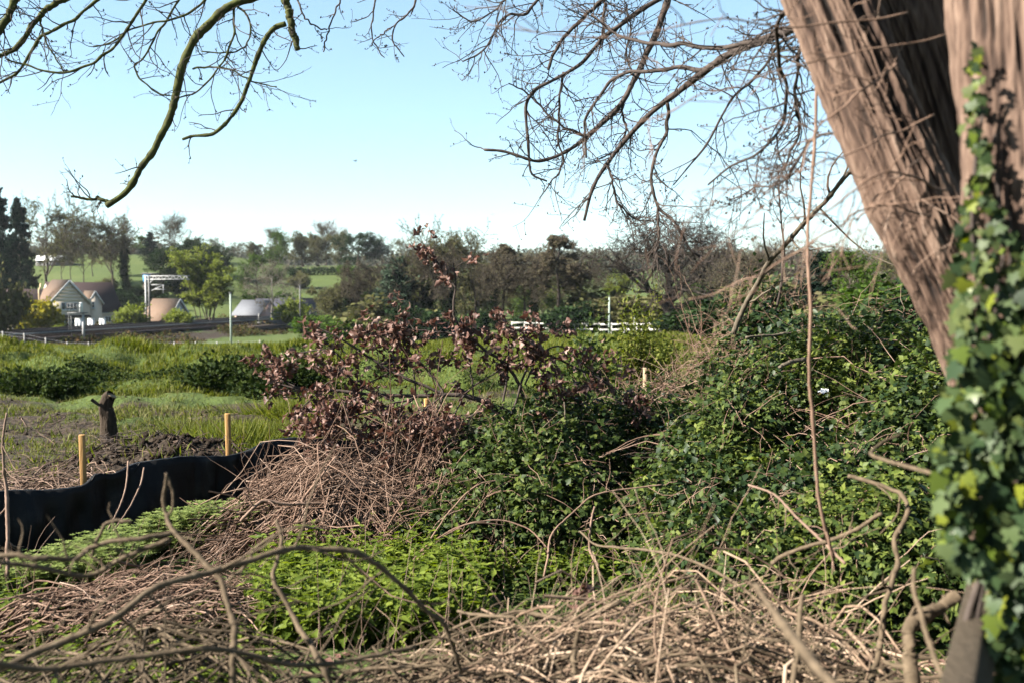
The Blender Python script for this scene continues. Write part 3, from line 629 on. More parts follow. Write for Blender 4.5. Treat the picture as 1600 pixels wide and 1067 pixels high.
M['paint_worn'] = flat('worn_white_paint', (.42, .40, .37), .8, var=.25, scale=2)
M['white'] = flat('white_paint', (.78, .79, .77), .5, var=.04); M['blue'] = flat('blue_paint', (.035, .20, .42), .5, var=.08)
M['greenpole'] = flat('grey_green_pole', (.28, .33, .29), .6, var=.1)
def gable_roof(mbody, x0, x1, y0, y1, ze, zr, over=.25, th=.16, axis='x'):
    """Two roof slabs; returns them as separate builders (front or left slope, back or right slope)."""
    out = []
    for s in (0, 1):
        m = MB()
        if axis == 'x':
            ym = (y0 + y1) / 2; ye = y0 - over if s == 0 else y1 + over; k = (zr - ze) / (ym - y0); z_e = ze - over * k
            poly = [(x0 - over, ye, z_e), (x0 - over, ym, zr), (x0 - over, ym, zr + th), (x0 - over, ye, z_e + th)]
            m.prism(poly, (x1 - x0 + 2 * over, 0, 0))
        else:
            xm = (x0 + x1) / 2; xe = x0 - over if s == 0 else x1 + over; k = (zr - ze) / (xm - x0); z_e = ze - over * k
            poly = [(xe, y0 - over, z_e), (xm, y0 - over, zr), (xm, y0 - over, zr + th), (xe, y0 - over, z_e + th)]
            m.prism(poly, (0, y1 - y0 + 2 * over, 0))
        out.append(m)
    return out
def gable_body(x0, x1, y0, y1, ze, zr, axis):
    m = MB()
    if axis == 'x':
        ym = (y0 + y1) / 2; m.prism([(x0, y0, -1.5), (x0, y1, -1.5), (x0, y1, ze), (x0, ym, zr - .02), (x0, y0, ze)], (x1 - x0, 0, 0))
    else:
        xm = (x0 + x1) / 2; m.prism([(x0, y0, -1.5), (x1, y0, -1.5), (x1, y0, ze), (xm, y0, zr - .02), (x0, y0, ze)], (0, y1 - y0, 0))
    return m
def window(parent, x0, x1, y, z0, z1, panes=2):
    fr = MB(); b = .09
    fr.box(x0, x1, y - .08, y, z0, z0 + b).box(x0, x1, y - .08, y, z1 - b, z1)
    for i in range(panes + 1):
        xc = x0 + (x1 - x0 - b) * i / panes; fr.box(xc, xc + b, y - .082, y + .002, z0 + b, z1 - b)
    w = link('window', fr.mesh('window'), M['frame_w'], parent)
    for i in range(panes):
        a = x0 + (x1 - x0 - b) * i / panes + b; c = x0 + (x1 - x0 - b) * (i + 1) / panes
        link('pane', MB().box(a, c, y - .04, y - .02, z0 + b, z1 - b).mesh('pane'), M['pane'], w)
    link('sill', MB().box(x0 - .1, x1 + .1, y - .2, y, z0 - .1, z0 - .002).mesh('sill'), M['frame_w'], w)
def house():
    p = ground_px(109, 150); p[2] = at(109, 516, 150)[2]
    h = thing('house', p, 'grey rendered house with steep plum roof and front gable beyond the railway', 'house', rz=math.radians(50))
    link('wall', gable_body(-1.0, 9.4, 2.0, 9.0, 2.7, 7.1, 'x').mesh('wall'), M['render'], h)
    link('wall', gable_body(-7.2, -1.01, 2.4, 8.4, 3.4, 6.0, 'x').mesh('wall'), M['render'], h)
    link('wall', gable_body(-3.15, 3.15, 0, 5.4, 4.15, 7.45, 'y').mesh('gable_wall'), M['render'], h)
    for s, m in enumerate(gable_roof(None, -.8, 9.4, 2.0, 9.0, 2.7, 7.1)):
        r = link('roof', m.mesh('roof'), M['tile_dark'], h)
        if s == 0: link('gutter', MB().box(3.7, 9.6, 1.62, 1.72, 2.36, 2.46).mesh('gutter'), M['board'], r)
    for m in gable_roof(None, -7.2, -1.2, 2.4, 8.4, 3.4, 6.0): link('roof', m.mesh('roof'), M['tile_dark'], h)
    for m in gable_roof(None, -3.15, 3.15, 0, 5.2, 4.15, 7.45, .22, .15, 'y'): link('roof', m.mesh('roof'), M['tile_brown'], h, label='brown tiled roof slope of the front gable')
    for s in (-1, 1): link('bargeboard', MB().bar((s * 3.45, -.28, 3.75), (0, -.28, 7.42), .06, .26).mesh('bargeboard'), M['board'], h)
    for k in range(6): link('weatherboard', MB().box(-2.8 + k * .52, 2.8 - k * .52, -.05 - .001 * k, -.003, 4.3 + k * .5, 4.76 + k * .5).mesh('weatherboard'), M['render'], h)
    window(h, -1.3, 1.2, -.03, 3.0, 4.15, 4); window(h, -1.7, .8, -.03, .25, 1.8, 3)
    link('canopy', MB().prism([(-2.0, -.7, 2.0), (-2.0, -.01, 2.25), (-2.0, -.01, 2.1), (-2.0, -.7, 1.9)], (5.0, 0, 0)).mesh('canopy'), M['timber_dark'], h)
    link('bay', gable_body(3.4, 5.6, 1.0, 4.4, 4.1, 5.8, 'y').mesh('bay'), M['render'], h)
    MBx = MB().box(3.4, 5.6, 1.001, 4.4, -1.6, 1.8); link('porch', MBx.mesh('porch'), M['timber_dark'], h)
    for m in gable_roof(None, 3.4, 5.6, 1.0, 4.3, 4.1, 5.8, .2, .12, 'y'): link('roof', m.mesh('roof'), M['tile_brown'], h)
    for s in (-1, 1): link('bargeboard', MB().bar((4.5 + s * 1.32, .78, 3.8), (4.5, .78, 5.82), .05, .2).mesh('bargeboard'), M['board'], h)
    window(h, 3.9, 4.4, .97, 3.2, 4.2, 1); window(h, 6.5, 7.6, 1.97, 1.0, 1.9, 2)
    link('dormer', gable_body(-6.5, -4.7, 2.0, 5.4, 4.1, 5.5, 'y').mesh('dormer'), M['render'], h)
    for m in gable_roof(None, -6.5, -4.7, 2.0, 5.2, 4.1, 5.5, .2, .12, 'y'): link('roof', m.mesh('roof'), M['tile_brown'], h)
    window(h, -6.1, -5.1, 1.97, 3.35, 4.1, 2); window(h, -6.4, -4.9, 2.37, .3, 1.7, 3)
    ch = MB(); ch.tubes(np.array([[(-3.6, 2.0, 2.0), (-3.6, 2.0, 4.6), (-3.6, 2.05, 6.0), (-3.2, 2.3, 6.5), (-3.2, 2.3, 7.0)]]), np.full((1, 5), .13), 8, True)
    link('flue_pipe', ch.mesh('flue_pipe', smooth=True), M['flue'], h)
house()
def outbuilding():
    p = ground_px(262, 150); p[2] = at(262, 513, 150)[2]
    h = thing('outbuilding', p, 'small outbuilding with lit red-brown tiled roof behind the gantry', 'outbuilding', rz=math.radians(66))
    link('wall', gable_body(-2.4, 2.4, -2.2, 2.6, 1.4, 4.3, 'y').mesh('wall'), M['board'], h)
    for m in gable_roof(None, -2.4, 2.4, -2.2, 2.6, 1.4, 4.3, .3, .14, 'y'): link('roof', m.mesh('roof'), M['tile_brown'], h)
    for s in (-1, 1): link('bargeboard', MB().bar((s * 2.75, -2.56, 1.0), (0, -2.56, 4.36), .05, .2).mesh('bargeboard'), M['board'], h)
outbuilding()
def barn():
    p = ground_px(384, 176); p[2] = at(384, 506, 176)[2]
    h = thing('barn', p, 'low barn with pale slate roof and open pink-walled front', 'barn', rz=math.radians(-26))
    link('wall', gable_body(-3.0, 3.0, .6, 5.0, 1.7, 3.95, 'x').mesh('wall'), M['pink'], h)
    for m in gable_roof(None, -3.0, 3.0, .0, 5.6, 1.55, 4.0): link('roof', m.mesh('roof'), M['slate'], h)
    for k in range(6): link('post', MB().box(-3.0 + k * 1.16, -2.88 + k * 1.16, -.1, .02, -1.5, 1.5).mesh('post'), M['timber_dark'], h)
    link('beam', MB().box(-3.1, 3.1, -.13, -.101, 1.3, 1.5).mesh('beam'), M['timber_dark'], h)
    p = ground_px(452, 182); p[2] = at(452, 507, 182)[2]
    h = thing('barn', p, 'long dark barn with near-black slate roof behind the fresh green tree', 'barn', rz=math.radians(22))
    link('wall', gable_body(-5.4, 5.2, 0, 5.0, 1.8, 4.5, 'x').mesh('wall'), M['brick'], h)
    for m in gable_roof(None, -5.4, 5.2, 0, 5.0, 1.8, 4.5): link('roof', m.mesh('roof'), M['slate_dark'], h)
    link('ridge', MB().box(-1.5, 5.4, 2.4, 2.6, 4.66, 4.76).mesh('ridge'), M['slate'], h)
    for k in range(3): link('door', MB().box(-4 + k * 3.2, -2.4 + k * 3.2, -.04, -.003, -1.4, 1.5).mesh('door'), M['timber_dark'], h)
barn()
def hill_barn():
    p = ground_px(84, 262); h = thing('barn', p, 'far white-roofed shed on the hilltop field behind the bare trees', 'shed', rz=math.radians(10))
    link('wall', gable_body(-4.2, 4.2, 0, 5, 1.5, 2.6, 'x').mesh('wall'), M['steel_d'], h)
    for m in gable_roof(None, -4.2, 4.2, 0, 5, 1.5, 2.6): link('roof', m.mesh('roof'), M['white'], h)
hill_barn()
def container():
    p = ground_px(240, 216)
    h = thing('site_hut', p, 'dark timber hut with bright blue end panel on the slope behind the gantry', 'hut', rz=math.radians(-8))
    link('body', MB().box(-2.4, 3.0, 0, 3, -2, 3.2).mesh('body'), M['timber_dark'], h)
    link('roof', MB().box(-2.6, 3.2, -.2, 3.2, 3.21, 3.4).mesh('roof'), M['slate_dark'], h)
    link('panel', MB().box(-2.3, -.5, -.06, -.003, 1.5, 3.1).mesh('panel'), M['blue'], h)
container()

# ------------------------------------------------------------------ railway
def trk(s, a, z=0.0):
    """Point beside the track: a metres along it, s metres to its right."""
    q = TP + TD * a + np.array([TD[1], -TD[0]]) * s
    return np.array([q[0], q[1], -3.2 + z])
M['ballast'] = noise_mat('ballast', [(.008, .007, .007), (.02, .017, .016), (.045, .039, .035)], 30, 4, 1.0, .6, spec=.0)
M['rail'] = flat('rusted_rail', (.09, .06, .05), .5, .5, .2)
M['concrete'] = flat('concrete', (.32, .31, .29), .9, var=.12)
def railway():
    r = thing('railway_track', trk(0, 0), 'double railway track on its ballast bank below the grey house', 'railway'); o = trk(0, 0)
    m = MB(); prof = [(-8.2, -.3), (-7.2, .45), (3.0, .45), (4.0, -.3)]
    m.prism([trk(s, -60, z) - o for s, z in prof], trk(0, 150) - trk(0, -60)); link('ballast_bed', m.mesh('ballast_bed'), M['ballast'], r)
    for s in (-5.6, -4.165, -1.0, .435):
        m = MB(); m.bar(trk(s, -60, .68) - o, trk(s, 150, .68) - o, .07, .16); link('rail', m.mesh('rail'), M['rail'], r)
    k = 0
    for s in (-4.88, -.28):
        for a in np.arange(-8, 96, .7):
            c = trk(s, a, .53) - o; w = trk(s + 1.25, a, .53) - o; v = trk(s - 1.25, a, .53) - o
            if k == 0: SLEEP = MB().bar(v - c, w - c, .25, .14).mesh('sleeper'); SLEEP.materials.append(M['concrete'])
            q = bpy.data.objects.new('sleeper', SLEEP); COL.objects.link(q); q.parent = r; q.location = c; k += 1
    m = MB(); m.bar(trk(4.35, -60, .1) - o, trk(4.35, 150, .1) - o, .45, .35); link('cable_trough', m.mesh('cable_trough'), M['rail'], r)
railway()
def embankment_scrub():
    g = np.random.default_rng(77); n = 44000; a = g.uniform(-45, 88, n); q = np.where(g.uniform(0, 1, n) < .6, g.uniform(4.6, 11.5, n), g.uniform(-15, -8.6, n)); x = TP[0] + TD[0] * a + TD[1] * q; y = TP[1] + TD[1] * a - TD[0] * q
    k = fbm(x, y, 21.0, 3, .22) + g.normal(size=n) * .25 > .02; x, y = x[k], y[k]; n = len(x); lump = np.clip(.25 + 1.1 * fbm(x, y, 21.0, 2, .22), .1, 1.3)
    P = np.stack([x, y, terrain(x, y) + g.uniform(0, 1, n) * lump], -1); V, Fx = leafcloud(g, P, .30)
    o = link('embankment_scrub', mesh_np('embankment_scrub', V, Fx), leaf_mat('embankment_leaf', [(.05, .065, .02), (.09, .10, .03), (.14, .085, .04), (.07, .06, .035)], .85, .2, .05)); tag(o, 'rough brown and green scrub on the slope below the railway track', 'scrub', kind='stuff')
embankment_scrub()
def gantry():
    b = trk(-7.9, 39.7, .3); h = thing('railway_gantry', b, 'pale steel lattice gantry arm over the railway track', 'gantry'); o = b
    T3 = np.array([TD[0], TD[1], 0.0]); X3 = np.array([TD[1], -TD[0], 0.0]); H = at(230, 431, b[1])[2] - b[2]
    for i, sgn in enumerate((-1, 1)):
        c = X3 * sgn * .28; link('mast_leg', MB().bar(c + [0, 0, -.8], c + [0, 0, H], .20).mesh('mast_leg'), M['steel_l'] if sgn < 0 else M['steel_d'], h)  # right leg takes the darker steel, its shaded side put into the colour
    for k in range(11):
        z = k * H / 11; s = 1 if k % 2 else -1
        link('lattice_bar', MB().bar(X3 * -.28 * s + [0, 0, z], X3 * .28 * s + [0, 0, z + H / 11], .07).mesh('lattice_bar'), M['steel_d'], h)
    Ln = 6.9
    for dz in (-.06, -.56): link('boom_chord', MB().bar(X3 * -.3 + [0, 0, H + dz], X3 * Ln + [0, 0, H + dz], .11).mesh('boom_chord'), M['steel_l'], h)
    for k in range(14):
        x0, x1 = -.3 + k * Ln / 14 * 1.02, -.3 + (k + 1) * Ln / 14 * 1.02; z0, z1 = (H - .06, H - .56) if k % 2 else (H - .56, H - .06)
        link('lattice_bar', MB().bar(X3 * x0 + [0, 0, z0], X3 * x1 + [0, 0, z1], .07).mesh('lattice_bar'), M['steel_l'], h)
    link('brace', MB().bar(X3 * .2 + [0, 0, H - 1.3], X3 * 1.0 + [0, 0, H - .56], .1).mesh('brace'), M['steel_l'], h)
    for x0, z0, x1, z1 in ((.7, -2.2, 2.6, -1.4), (.7, -1.35, 2.6, -1.35), (2.6, -1.35, 2.6, -2.6), (1.2, -2.0, 2.9, -2.05)):
        link('cantilever', MB().bar(X3 * x0 + [0, 0, H + z0], X3 * x1 + [0, 0, H + z1], .09).mesh('cantilever'), M['steel_l'], h)
gantry()
def signal():
    b = ground_px(130, 112); b[2] = gz(b[0], b[1]); h = thing('railway_signal', b, 'railway signal post with railed platform and white signal head', 'signal')
    z = lambda py: at(130, py, b[1])[2] - b[2]; u = b[1] / F
    link('post', MB().box(-.11, .11, -.11, .11, -.3, z(488)).mesh('post'), M['steel_l'], h)
    link('platform', MB().box(-22 * u, 5 * u, -.5, .5, z(490), z(488.5)).mesh('platform'), M['steel_d'], h)
    for k in range(5): link('railing_post', MB().box(-22 * u + k * 5 * u, -22 * u + k * 5 * u + .05, -.5, -.45, z(488.5), z(475)).mesh('railing_post'), M['steel_d'], h)
    for zz in (475, 481): link('railing', MB().box(-22 * u, 0, -.51, -.455, z(zz), z(zz) + .05).mesh('railing'), M['steel_d'], h)
    m = MB(); m.tubes(np.array([[(-1.5 * u, -.3, z(489)), (-1.5 * u, -.3, z(475)), (-1.5 * u, -.3, z(473))]]), np.array([[.2, .2, .12]]), 10, True)
    link('signal_head', m.mesh('signal_head', smooth=True), M['white'], h)
    link('ladder', MB().box(-21 * u, -20.3 * u, -.4, -.35, -.3, z(488)).box(-17 * u, -16.3 * u, -.4, -.35, -.3, z(488)).mesh('ladder'), M['steel_d'], h)
signal()
CAB = ['white railway cabinet behind the signal post', 'middle one of the three white railway cabinets', 'white railway cabinet farthest from the signal post']
for i, (px, lb) in enumerate(zip((123, 142.5, 160.5), CAB)):
    d = 130 + i * 2.0; b = at(px, 519, d); h = thing('equipment_cabinet', b, lb, 'cabinet', 'white cabinets beside the track', math.radians(18))
    u = d / F; zt = at(px, 499, d)[2] - b[2]
    link('body', MB().box(-4.6 * u, 4.6 * u, -.35, .35, -.8, zt).mesh('body'), M['white'], h)
    link('lid', MB().box(-5 * u, 5 * u, -.42, .42, zt + .002, zt + .08).mesh('lid'), M['white'], h)
    link('door', MB().box(-4.0 * u, -.03, -.39, -.352, .1, zt - .12).mesh('door'), M['white'], h); link('door', MB().box(.03, 4.0 * u, -.39, -.352, .1, zt - .12).mesh('door'), M['white'], h)
def pole(px, d, top, rad, label, mat, arm=False):
    b = ground_px(px, d); H = at(px, top, d)[2] - b[2]; h = thing('utility_pole', b, label, 'pole')
    link('shaft', MB().tubes(np.array([[(0, 0, -.3), (0, 0, H * .5), (0, 0, H)]]), np.array([[rad, rad * .9, rad * .8]]), 8, True).mesh('shaft', smooth=True), mat, h)
    link('cap', MB().tubes(np.array([[(0, 0, H), (0, 0, H + .12)]]), np.array([[rad * 1.3, rad * 1.1]]), 8, True).mesh('cap'), M['steel_d'], h)
pole(360.5, 96, 459, .11, 'grey-green pole standing in the field edge before the barn', M['greenpole'])
pole(952, 97, 464, .10, 'tall pale grey pole at the white rail fence', M['greenpole'])
pole(469, 158, 446, .12, 'thin dark pole at the railway bridge end', M['steel_d'])
pole(991, 95, 496, .07, 'short pale pole beside the white rail fence', M['steel_l'])
# railway boundary fence: separate posts and wires of one fence
def rail_fence():
    pts = [ground_px(px, d) for px, d in zip(np.arange(-30, 420, 33.5), np.linspace(102, 104, 14))]
    h = thing('boundary_fence', pts[0], 'thin wire boundary fence along the foot of the railway bank', 'fence'); o = pts[0]
    for p in pts: link('post', MB().box(-.05, .05, -.05, .05, -.4, 1.1).mesh('post'), M['concrete'], h).location = p - o
    for z in (.3, .65, 1.0):
        m = MB(); m.tubes(np.array([[p - o + [0, 0, z] for p in pts]]), np.full((1, len(pts)), .012), 4); link('wire', m.mesh('wire'), M['steel_l'], h)
rail_fence()
def bridge():
    a, b = trk(4.6, 50), trk(4.6, 88); h = thing('railway_bridge', a, 'dark railway bridge side with pale railing posts beside the barns', 'bridge'); o = a
    link('parapet', MB().bar([0, 0, -.2], b - a + [0, 0, -.2], .5, 1.3).mesh('parapet'), M['steel_d'], h)
    link('abutment', MB().bar(trk(6.2, 44) - o + [0, 0, -1.2], trk(6.2, 92) - o + [0, 0, -1.2], 1.6, 2.4).mesh('abutment'), M['timber_dark'], h)
    n = 11
    for k in range(n):
        p = (b - a) * k / (n - 1); link('railing_post', MB().bar(p + [0, 0, .452], p + [0, 0, 1.75], .10).mesh('railing_post'), M['concrete'], h)
    for z in (1.1, 1.7): link('railing', MB().bar([0, 0, z], b - a + [0, 0, z], .05).mesh('railing'), M['steel_l'], h)
bridge()
def white_fence():
    P = [ground_px(px, d) for px, d in zip(np.linspace(800, 1190, 21), np.linspace(107, 96, 21))]
    h = thing('rail_fence', P[0], 'white two-rail fence running along the field below the oak', 'fence'); o = P[0]
    for k, p in enumerate(P):
        link('post', MB().box(-.07, .07, -.07, .07, -.3, 1.2).mesh('post'), M['paint_worn'], h).location = p - o
    for k in range(len(P) - 1):
        for z in (.5, 1.05): link('rail', MB().bar(P[k] - o + [0, -.10, z + .05 * math.sin(k * 2.3)], P[k + 1] - o + [0, -.10, z + .05 * math.sin(k * 2.3 + 2.3)], .05, .17).mesh('rail'), M['paint_worn'], h)
white_fence()
def field_fence():
    P = [ground_px(px, 278) for px in np.linspace(452, 602, 16)]
    h = thing('field_fence', P[0], 'dark post-and-rail fence along the top of the ridge field', 'fence'); o = P[0]
    for p in P: link('post', MB().box(-.12, .12, -.1, .1, -.3, 1.5).mesh('post'), M['timber_dark'], h).location = p - o
    for k in range(len(P) - 1):
        for z in (.7, 1.35): link('rail', MB().bar(P[k] - o + [0, -.12, z], P[k + 1] - o + [0, -.12, z], .06, .16).mesh('rail'), M['timber_dark'], h)
field_fence()

# ------------------------------------------------------------------ meadow grass on the bank and the trodden ground
def grass():
    g = np.random.default_rng(71)
    def blades(n, y0, y1, keep, size, mat, name, label, lean=.35):
        y = np.exp(g.uniform(math.log(y0), math.log(y1), n)); x = g.uniform(-.62, .45, n) * y
        k = keep(x, y); x, y = x[k], y[k]; z = terrain(x, y) - .01; n = len(x)
        ax = rdir(g, n) * lean; ax[:, 2] = 1; nn = rdir(g, n); nn[:, 2] *= .2
        sz = size(x, y) * g.uniform(.5, 1.3, n)
        V, F0 = scatter(np.stack([x, y, z], -1), ax, nn, sz, BLADE_V * np.array([1.3, 1, 1]), BLADE_F[0])
        F1 = (np.arange(n)[:, None, None] * 5 + BLADE_F[1][None]).reshape(-1, 3)
        o = link(name, mesh_np(name, V, [F0, F1]), M[mat]); tag(o, label, 'grass', kind='stuff')
    tus = lambda x, y: fbm(x, y, 7.0, 2, .7)
    blades(400000, 19, 62, lambda x, y: (y > 20.5) & (g.uniform(0, 1, len(x)) < .85 + .4 * tus(x, y)), lambda x, y: (.12 + .11 * np.clip(tus(x, y), -.5, 1)) * (1 + .006 * y), 'grass', 'bank_grass', 'lush green grass growing over the lumpy bank')
    def sparse(x, y):
        d2 = ((x - SOIL_C[0]) / 1.5) ** 2 + ((y - SOIL_C[1]) / 1.1) ** 2
        near_fence = y > 7.6 + (x + 3.3) * .82 + .5
        return (near_fence | (x > .3)) & (d2 > .1) & (fbm(x, y, 8.0, 3, .7) + .25 > g.uniform(-.3, .7, len(x)))
    blades(80000, 8.4, 24, sparse, lambda x, y: .03 + .07 * np.clip(fbm(x, y, 8.0, 3, .7), 0, 1) + .0022 * y, 'short_grass', 'trodden_grass', 'short thin grass on the trodden ground behind the silt fence', .7)
    # taller tufts standing on the flat
    for px, d, n, h, r, lb in ((405, 12.2, 5200, .40, .75, 'tall dark green grass tuft behind the silt fence'), (300, 14.5, 2000, .2, .7, 'low grass tuft behind the dug soil'), (480, 16.5, 3000, .35, .9, 'grass tuft behind the dead branch tips')):
        c = ground_px(px, d); x = c[0] + g.normal(size=n) * r * .55; y = d + g.normal(size=n) * r * .45
        P = np.stack([x, y, terrain(x, y) - .02], -1); off = P - c; ax = np.stack([off[:, 0] * .5, off[:, 1] * .5, np.full(n, h)], -1) / h + g.normal(size=(n, 3)) * .28; ax[:, 2] = np.abs(ax[:, 2]) + .3
        V, F0 = scatter(P, ax, rdir(g, n), h * g.uniform(.5, 1.2, n), BLADE_V * np.array([.42, 1, 1.3]), BLADE_F[0]); F1 = (np.arange(n)[:, None, None] * 5 + BLADE_F[1][None]).reshape(-1, 3)
        o = link('grass_tuft', mesh_np('grass_tuft', V, [F0, F1]), M['grass']); tag(o, lb, 'grass', kind='stuff')
grass()
def bank_scrub():
    g = np.random.default_rng(72); n = 60000; y0 = g.uniform(20.2, 23.6, n); x = g.uniform(-.58, .02, n) * 23; y = y0 - 1.6 * np.sin(x * .33 + .5) - .9 * np.sin(x * .81)
    k = (1.0 * fbm(x, y, 14.0, 3, .55) + 1.0 * np.exp(-((y0 - 21.3) / .6) ** 2) > .5 + g.normal(size=n) * .2); x, y = x[k], y[k]; n = len(x)
    P = np.stack([x, y, terrain(x, y) + g.uniform(0, 1, n) ** 1.5 * .15], -1); ax = rdir(g, n); nn = rdir(g, n) * .7 + np.array([0, -.5, .6])
    V, Fx = scatter(P, ax, nn, .07 * g.uniform(.6, 1.3, n), LEAF_V, LEAF_F); o = link('bank_scrub', mesh_np('bank_scrub', V, Fx), M['bank_leaf']); tag(o, 'dark low scrub clothing the steep front of the grassy bank', 'scrub', kind='stuff')
bank_scrub()
def mound_bush(px, d, top, rx, label, mat, n, ls, seed, name='bush'):
    """A rounded low bush of leaf clumps on the bank."""
    g = np.random.default_rng(seed); b = ground_px(px, d); H = max(at(px, top, d)[2] - b[2], .3); root = thing(name, b, label, 'bush')
    q = rdir(g, n); q[:, 2] = np.abs(q[:, 2]); rad = 1 + .55 * fbm(q[:, 0] * 3, q[:, 1] * 3 + seed, q[:, 2] * 3, 3); rad *= g.uniform(.5, 1.1, n)
    P = q * rad[:, None] * np.array([rx, rx * .8, H]); ax = q + rdir(g, n) * .8; nn = q + rdir(g, n) * .5
    V, Fx = scatter(P, ax, nn, ls * g.uniform(.6, 1.3, n), LEAF_V, LEAF_F); link('foliage', mesh_np('bush_foliage', V, Fx), M[mat], root, kind='stuff')
    e = rdir(g, 60); e[:, 2] = np.abs(e[:, 2]); s = np.linspace(0, .9, 4)[None, :, None]; mb = MB(); mb.tubes(e[:, None, :] * s * np.array([rx, rx * .8, H]), np.tile(np.linspace(.015, .006, 4), (60, 1)), 4)
    link('stem', mb.mesh('bush_stem'), M['bark_dark'], root)
mound_bush(1000, 17.5, 519, .62, 'bright green mounded bush below the white rail fence', 'grass', 12000, .06, 201)
mound_bush(920, 15, 540, .45, 'low bush with dry stems beside the mounded green bush', 'bramble', 2500, .09, 202)
mound_bush(340, 21.5, 572, .7, 'dark rounded bush on the bank before the barn', 'bank_leaf', 3500, .11, 203)
mound_bush(440, 20.5, 566, .8, 'dark bush on the bank beside the dead branch tips', 'bank_leaf', 4000, .11, 204)
mound_bush(70, 21, 586, 1.0, 'broad dark bush on the bank near the frame edge', 'bank_leaf', 4500, .11, 205)
# ------------------------------------------------------------------ silt fence, stakes, dug earth, stump
M['plastic'] = noise_mat('black_plastic', [(.35, (.004, .004, .005)), (.58, (.010, .010, .011)), (.78, (.035, .030, .024))], 5, 6, .55, .25, bump_d=.03, spec=.12)
M['timber'] = noise_mat('sawn_stake', [(.30, .15, .05), (.48, .27, .10), (.58, .36, .16)], 6, 5, .75, .25, stretch=(8, 8, 1))
M['soil'] = noise_mat('dug_soil', [(.012, .008, .005), (.03, .02, .013), (.065, .045, .03)], 12, 6, .95, .9, bump_d=.04)
M['wood_end'] = noise_mat('cut_wood', [(.30, .21, .13), (.5, .38, .25)], 20, 3, .8, .2)
STAKES = [(131, 678, 7.98), (358, 645, 8.98), (668, 622, 10.3)]
def silt_fence():
    top = atl([(-260, 792, 6.3), (-120, 784, 6.8), (0, 768, 7.3), (60, 766, 7.5), (128, 760, 7.72), (152, 742, 7.85), (182, 739, 7.95), (225, 721, 8.15), (300, 713, 8.45), (352, 712, 8.72), (384, 706, 8.9), (420, 690, 9.1), (470, 684, 9.35), (560, 690, 9.7), (640, 694, 10.0), (720, 696, 10.3)])
    root = thing('silt_fence', (top[4][0], top[4][1], gz(top[4][0], top[4][1])), 'low black plastic silt fence on square wooden stakes', 'fence'); o = loc_of(root)
    T = resample(top, 320); n = len(T); T[:, 2] += .005 * fbm(np.arange(n) * .12, np.zeros(n), 5.0, 3); rows = 12
    gnd = terrain(T[:, 0], T[:, 1]) - .05; V = []
    nv = np.array([.68, -.73, 0])
    s = np.linspace(0, 1, n)
    # lip folded back, then the sheet hanging with shallow vertical folds
    for k, (a, back) in enumerate(((.0, .10), (.0, .05))):
        V.append(T - nv * (back + .05 * np.sin(s * 40)[:, None] * (back > .06)) - [0, 0, .05 if back > .06 else .004])
    for k in range(rows):
        f = k / (rows - 1); z = T[:, 2] * (1 - f) + gnd * f
        w = (.03 * np.sin(s * 95 + 2.2 * np.sin(s * 23)) + .05 * np.sin(s * 31 + f * 2) + .035 * fbm(s * 60, np.full(n, f * 2.5), 2.0, 3)) * math.sin(math.pi * min(f * .9 + .05, 1)) + .10 * f
        p = np.stack([T[:, 0], T[:, 1], z], -1) + nv * w[:, None]; V.append(p)
    V = np.stack(V, 0); R_, C = V.shape[:2]; i = np.arange(R_ - 1)[:, None] * C; j = np.arange(C - 1)[None]
    me = mesh_np('membrane', V.reshape(-1, 3) - o, np.stack([i + j, i + j + 1, i + C + j + 1, i + C + j], -1).reshape(-1, 4), True)
    m = link('membrane', me, M['plastic'], root); md = m.modifiers.new('thickness', 'SOLIDIFY'); md.thickness = .004
    for px, py, d in STAKES:
        t = at(px, py, d); b = gz(t[0], t[1]); w = .024
        k = MB(); k.prism([(-w, -w, 0), (w, -w, 0), (w, w, 0), (-w, w, 0)], (0, 0, t[2] - b + .15))
        st = link('stake', k.mesh('stake'), M['timber'], root); st.location = np.array([t[0], t[1], b - .15]) - o; st.rotation_euler = (.02, -.015, .35)
        bv = st.modifiers.new('edge', 'BEVEL'); bv.width = .003
    for px, d in ((150, 7.85), (220, 8.12), (385, 8.88)):        # stapled creases
        a = at(px, 741 if px < 200 else (722 if px < 300 else 706), d - .02)
        k = MB(); k.tubes(np.array([[a + [0, -.02, 0], a + [-.10, -.08, -.18], a + [-.20, -.10, -.36]]]), np.array([[.006, .004, .002]]), 4)
        link('crease', k.mesh('crease', o), M['plastic'], root)
silt_fence()
p = at(1008, 574, 11.5)
k = MB(); b = gz(p[0], p[1]); k.box(-.022, .022, -.022, .022, -.1, p[2] - b)
o = link('wooden_stake', k.mesh('wooden_stake'), M['wood_end']); o.location = (p[0], p[1], b); tag(o, 'short pale wooden stake standing in scrub below the mounded green bush', 'stake')
M['stump'] = noise_mat('stump_bark', [(.02, .014, .010), (.06, .043, .03), (.13, .095, .068)], 30, 6, .95, 1.0, stretch=(1, 1, .18), bump_d=.03)
